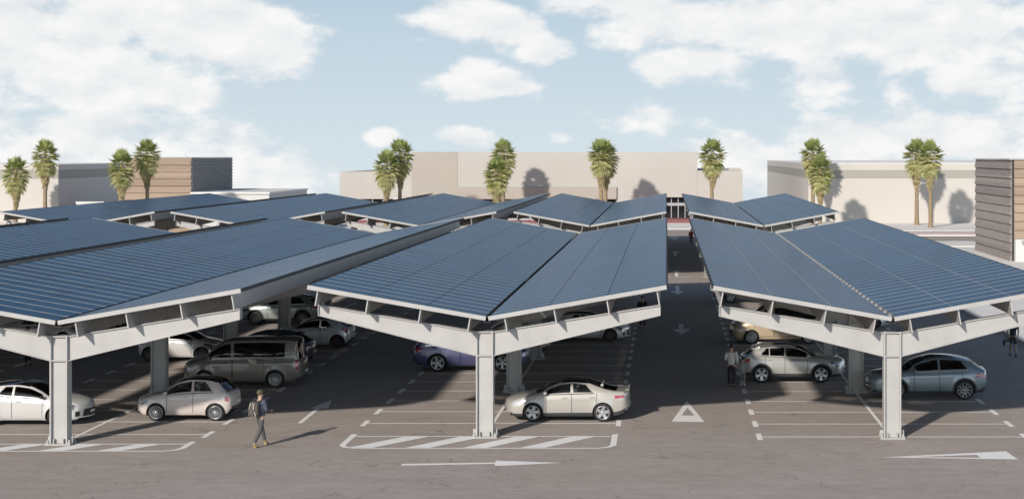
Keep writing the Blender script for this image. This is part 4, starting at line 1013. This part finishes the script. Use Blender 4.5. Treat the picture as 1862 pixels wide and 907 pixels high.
build_car('crossover', 'cream crossover seen through the gap above the middle front column', 'suv', -7.55, 74.7, 'left', P_CREAM, glass=GLASS_CLEAR, seatm=SEATGREY)
build_car('sedan', 'grey car nose showing above the left front column', 'car', -30.75, 79.0, 'right', P_GREY)
build_car('crossover', 'black car deep under the carport at the left picture edge', 'car', -30.6, 87.0, 'right', P_BLACK)
# ------------------------------------------------------------------ people
SKIN = mat('skin', (.42,.26,.19), .55, var=.06, scale=8); SKIND = mat('dark_skin', (.10,.058,.042), .5, var=.06, scale=8)
HAIR = mat('dark_hair', (.018,.014,.012), .6, var=.3, scale=30)
def cloth(n, c): return mat(n, c, .85, var=.14, scale=7, bump=.25, bscale=18)
DG = {}
def skin_mesh(name, chains, sub=1):
    """grow one smooth surface round connected joints: chains of (point, radius), joined where points coincide"""
    V = []; Rr = []; E = []; ix = {}
    for ch in chains:
        prev = None
        for (p, r) in ch:
            k = tuple(round(q, 4) for q in p)
            if k not in ix: ix[k] = len(V); V.append(k); Rr.append(r if isinstance(r, tuple) else (r, r))
            if prev is not None and prev != ix[k]: E.append((prev, ix[k]))
            prev = ix[k]
    me = bpy.data.meshes.new(name); me.from_pydata(V, E, []); o = bpy.data.objects.new('tmp_skin', me); COL.objects.link(o)
    o.modifiers.new('s', 'SKIN'); sk = me.skin_vertices[0].data if me.skin_vertices else None
    if sk is None:
        me.attributes; me.skin_vertices
    for i, r in enumerate(Rr): me.skin_vertices[0].data[i].radius = r
    me.skin_vertices[0].data[0].use_root = True
    sb = o.modifiers.new('u', 'SUBSURF'); sb.levels = sub; sb.render_levels = sub
    bpy.context.view_layer.update()
    ev = o.evaluated_get(bpy.context.evaluated_depsgraph_get()); out = bpy.data.meshes.new_from_object(ev)
    bpy.data.objects.remove(o, do_unlink=True); bpy.data.meshes.remove(me)
    out.name = name
    for p in out.polygons: p.use_smooth = True
    return out
def person(x, y, H, facing, label, stride=.3, arm_l=(.12,.05), arm_r=(.12,.05), skin=None, topm=None, legm=None, shoem=None, cap=None, hair=True, coat_len=.0, shorts=False, short_sleeve=False, name='person', bulk=1.0, group=None):
    """figure facing local +y; arm tuples: (forward swing, elbow bend); stride: metres between the feet"""
    k = H/1.77; root = thing(name, (x, y, .004), label, name if name in ('person','child') else 'person', group, facing)
    def v(a, b, c): return (a*k, b*k, c*k)
    skin = skin or SKIN
    hip = v(0,0,.94); sp = v(0,.005,1.12); ch = v(0,0,1.30); nk = v(0,.0,1.47); hd0 = v(0,.012,1.56); hd1 = v(0,.022,1.66); hd2 = v(0,.01,1.73)
    legs = []; 
    for sx, f in ((-1, 1), (1, -1)):
        fy = f*stride/2
        h = v(sx*.095, 0, .90); kn = v(sx*.10, fy*.42+(.04 if f < 0 else .05), .50); an = v(sx*.095, fy-.02, .10 if f > 0 else .13); toe = v(sx*.115, fy+.13, .035); heel = v(sx*.095, fy-.05, .05)
        legs.append((h, kn, an, toe, heel))
    arms = []
    for sx, (sw, eb) in ((-1, arm_l), (1, arm_r)):
        sh = v(sx*.185, 0, 1.425); el = v(sx*.245, sw*.45-.02, 1.15+abs(sw)*.05); wr = v(sx*(.25-eb*.25), sw+eb*.5, .90+eb*.55)
        arms.append((sh, el, wr))
    def R_(a): return a*k
    body = [[(hip, R_(.13)), (sp, (R_(.125), R_(.095))), (ch, (R_(.145), R_(.105))), (nk, R_(.055)), (hd0, R_(.062)), (hd1, (R_(.078), R_(.098))), (hd2, R_(.062))]]
    body.append([(hd1, (R_(.078), R_(.098))), (v(0,.115,1.635), R_(.014))])      # nose
    for sx in (-1, 1): body.append([(hd1, (R_(.078), R_(.098))), (v(sx*.083,.0,1.645), R_(.016))])   # ears
    for (h, kn, an, toe, heel) in legs: body.append([(hip, R_(.13)), (h, R_(.085)), (kn, R_(.056)), (an, R_(.038)), (toe, R_(.034))])
    for sx, (sh, el, wr) in zip((-1,1), arms):
        d = (Vector(wr)-Vector(el)).normalized(); palm = tuple(Vector(wr)+d*.07*k)
        body.append([(ch, (R_(.145), R_(.105))), (sh, R_(.056)), (el, R_(.042)), (wr, R_(.028)), (palm, (R_(.036), R_(.018)))])
        side = d.cross(Vector((1,0,0))).normalized()
        for q, ln in zip((-1.5,-.5,.5,1.5), (.07,.085,.08,.062)):
            b0 = Vector(palm)+side*q*.019*k+d*.03*k; b1 = b0+d*ln*.55*k; b2 = b1+(d*.8+Vector((-sx*.6,0,0))).normalized()*ln*.5*k
            body.append([(palm, (R_(.036), R_(.018))), (tuple(b0), R_(.0095)), (tuple(b1), R_(.0085)), (tuple(b2), R_(.007))])
        t0 = Vector(wr)+d*.03*k+side*.034*k; body.append([(palm, (R_(.036), R_(.018))), (tuple(t0+d*.01*k), R_(.011)), (tuple(t0+d*.045*k+side*.012*k), R_(.009))])
    link('body', skin_mesh('body', body), root).data.materials.append(skin)
    b = bulk*1.0
    tch = [[(v(0,0,.92-coat_len), (R_(.165*b+.04*coat_len), R_(.125*b+.04*coat_len))), (v(0,0,1.02), (R_(.165*b), R_(.128*b))), (sp, (R_(.155*b), R_(.128*b))), (ch, (R_(.17*b), R_(.13*b))), (v(0,0,1.42), (R_(.13*b), R_(.095))), (v(0,0,1.475), R_(.07))]]
    for (sh, el, wr) in arms:
        A = [(ch, (R_(.17*b), R_(.13*b))), (sh, R_(.078*b)), (el, R_(.062*b))]
        if not short_sleeve: A.append((tuple(Vector(wr)-(Vector(wr)-Vector(el)).normalized()*.02*k), R_(.046*b)))
        else: A[-1] = (tuple(Vector(sh)*.35+Vector(el)*.65), R_(.066*b))
        tch.append(A)
    o = link('jacket' if not short_sleeve else 'shirt', skin_mesh('jacket', tch), root); o.data.materials.append(topm)
    lch = [[(v(0,0,1.0), (R_(.14), R_(.11))), (hip, (R_(.15), R_(.12)))]]
    for (h, kn, an, toe, heel) in legs:
        A = [(hip, (R_(.15), R_(.12))), (h, R_(.102)), (kn, R_(.072))]
        if shorts: A[-1] = (tuple(Vector(kn)*.9+Vector(h)*.1), R_(.085))
        else: A.append((tuple(Vector(an)+Vector((0,0,.02*k))), R_(.054)))
        lch.append(A)
    o = link('trousers' if not shorts else 'shorts', skin_mesh('trousers', lch), root); o.data.materials.append(legm)
    for (h, kn, an, toe, heel) in legs:
        o = link('shoe', skin_mesh('shoe', [[(heel, R_(.046)), (tuple(Vector(heel)*.45+Vector(toe)*.55), R_(.045)), (toe, (R_(.044), R_(.034)))], [(heel, R_(.046)), (tuple(Vector(an)+Vector((0,0,.02*k))), R_(.047))]]), root); o.data.materials.append(shoem or BLACK)
    hm = MB(); c = v(0,.008,1.675)
    if cap: hm.ellipsoid((c[0], c[1]-.008*k, c[2]+.02*k), (R_(.098), R_(.118), R_(.10)), 16, 10); hm.build('beanie', cap, root)
    elif hair: hm.ellipsoid((c[0], c[1]-.026*k, c[2]+.018*k), (R_(.092), R_(.108), R_(.092)), 16, 10); hm.build('hair', HAIR, root)
    for sx in (-1, 1):
        em = MB(); em.ellipsoid(v(sx*.032,.108,1.66), (R_(.013), R_(.01), R_(.009)), 8, 6); em.build('eye', HAIR, root)
    return root, k
g_ = lambda px, py: G(px, py)
x, y = G(473, 811)
man, k = person(x, y, 1.80, R(-34), 'man in a blue grey jacket and olive beanie walking with a backpack, pale boots', .62, (.05,.30), (.10,.38), topm=cloth('blue_grey_jacket', (.065,.075,.105)), legm=cloth('grey_jeans', (.07,.07,.072)), bulk=1.12, shoem=mat('tan_boots', (.30,.23,.10), .7), cap=cloth('olive_knit', (.075,.065,.035)))
bp = MB(); bp.bbox(-.17,.17,-.34,-.15,1.0,1.46,.06); bp.bbox(-.13,.13,-.40,-.338,1.03,1.25,.03)
bt = thing('backpack', (x, y, .004), 'grey brown backpack with pale straps on the walking man', 'backpack', None, R(-34))
bp.build('main_bag', cloth('grey_brown_canvas', (.085,.072,.06)), bt)
st_ = MB()
for sx in (-1, 1):
    st_.tube([(sx*.10,-.16,1.45),(sx*.13,-.02,1.52),(sx*.13,.12,1.42),(sx*.14,.13,1.22),(sx*.15,-.10,1.05)], .020, 6); st_.tube([(sx*.06,-.345,1.42),(sx*.10,-.37,1.25),(sx*.16,-.33,1.02)], .012, 6, 1)
st_.build('strap', [cloth('dark_strap', (.03,.03,.03)), mat('pale_cord', (.55,.53,.48), .8)], bt)
x, y = G(1330, 704.5); person(x, y, 1.74, R(-6), 'man in a loose white shirt and dark trousers walking with a small child', .26, (.0,.45), (.0,.08), topm=cloth('white_shirt', (.56,.55,.52)), legm=cloth('dark_trousers', (.02,.02,.023)))
x, y = G(1350.5, 700); person(x, y, 1.12, R(4), 'small child in a pale grey coat beside the man in the white shirt', .16, (.0,.02), (.0,.02), topm=cloth('pale_grey_coat', (.28,.27,.255)), legm=cloth('grey_tights', (.22,.21,.2)), shoem=PLATE, coat_len=.25, name='child', bulk=1.3)
x, y = G(1257, 446); person(x, y, 1.68, R(180), 'person in a dark red jacket standing far down the shaded lane', .14, topm=cloth('dark_red_jacket', (.20,.028,.022)), legm=cloth('black_trousers', (.012,.012,.014)), bulk=1.1)
x, y = G(1842, 648); person(x, y, 1.78, R(-4), 'man in dark shirt and shorts carrying a bag at the right picture edge', .34, (.02,.02), (-.04,.1), skin=mat('tanned_skin', (.25,.15,.11), .5), topm=cloth('navy_shirt', (.018,.02,.03)), legm=cloth('dark_shorts', (.02,.02,.023)), shorts=True, short_sleeve=True)
hb = thing('carry_bag', (x-.30, y+.02, .50), 'dark grey bag carried low by the man in shorts', 'bag', None, .3)
q = MB(); q.bbox(-.17,.17,-.10,.10,.0,.27,.06); q.build('bag_body', cloth('charcoal_nylon', (.05,.05,.055)), hb)
q = MB(); q.tube([(-.10,0,.265),(-.08,0,.36),(0,0,.41),(.08,0,.36),(.10,0,.265)], .013, 6); q.build('handle', BLACK, hb)
q = MB(); q.bbox(-.12,.12,-.125,-.101,.04,.17,.01); q.build('front_pocket', mat('pale_grey_nylon', (.22,.22,.22), .8), hb)
x, y = G(50, 664); person(x, y, 1.74, R(150), 'person in black under the left carport, only legs clear below its arm', .42, topm=cloth('black_top', (.012,.012,.013)), legm=cloth('black_trousers', (.012,.012,.014)))
x, y = G(1168, 597); person(x, y, 1.74, R(190), 'person in black standing by the stall ends under the middle carport arm', .14, topm=cloth('black_top', (.012,.012,.013)), legm=cloth('black_trousers', (.012,.012,.014)))
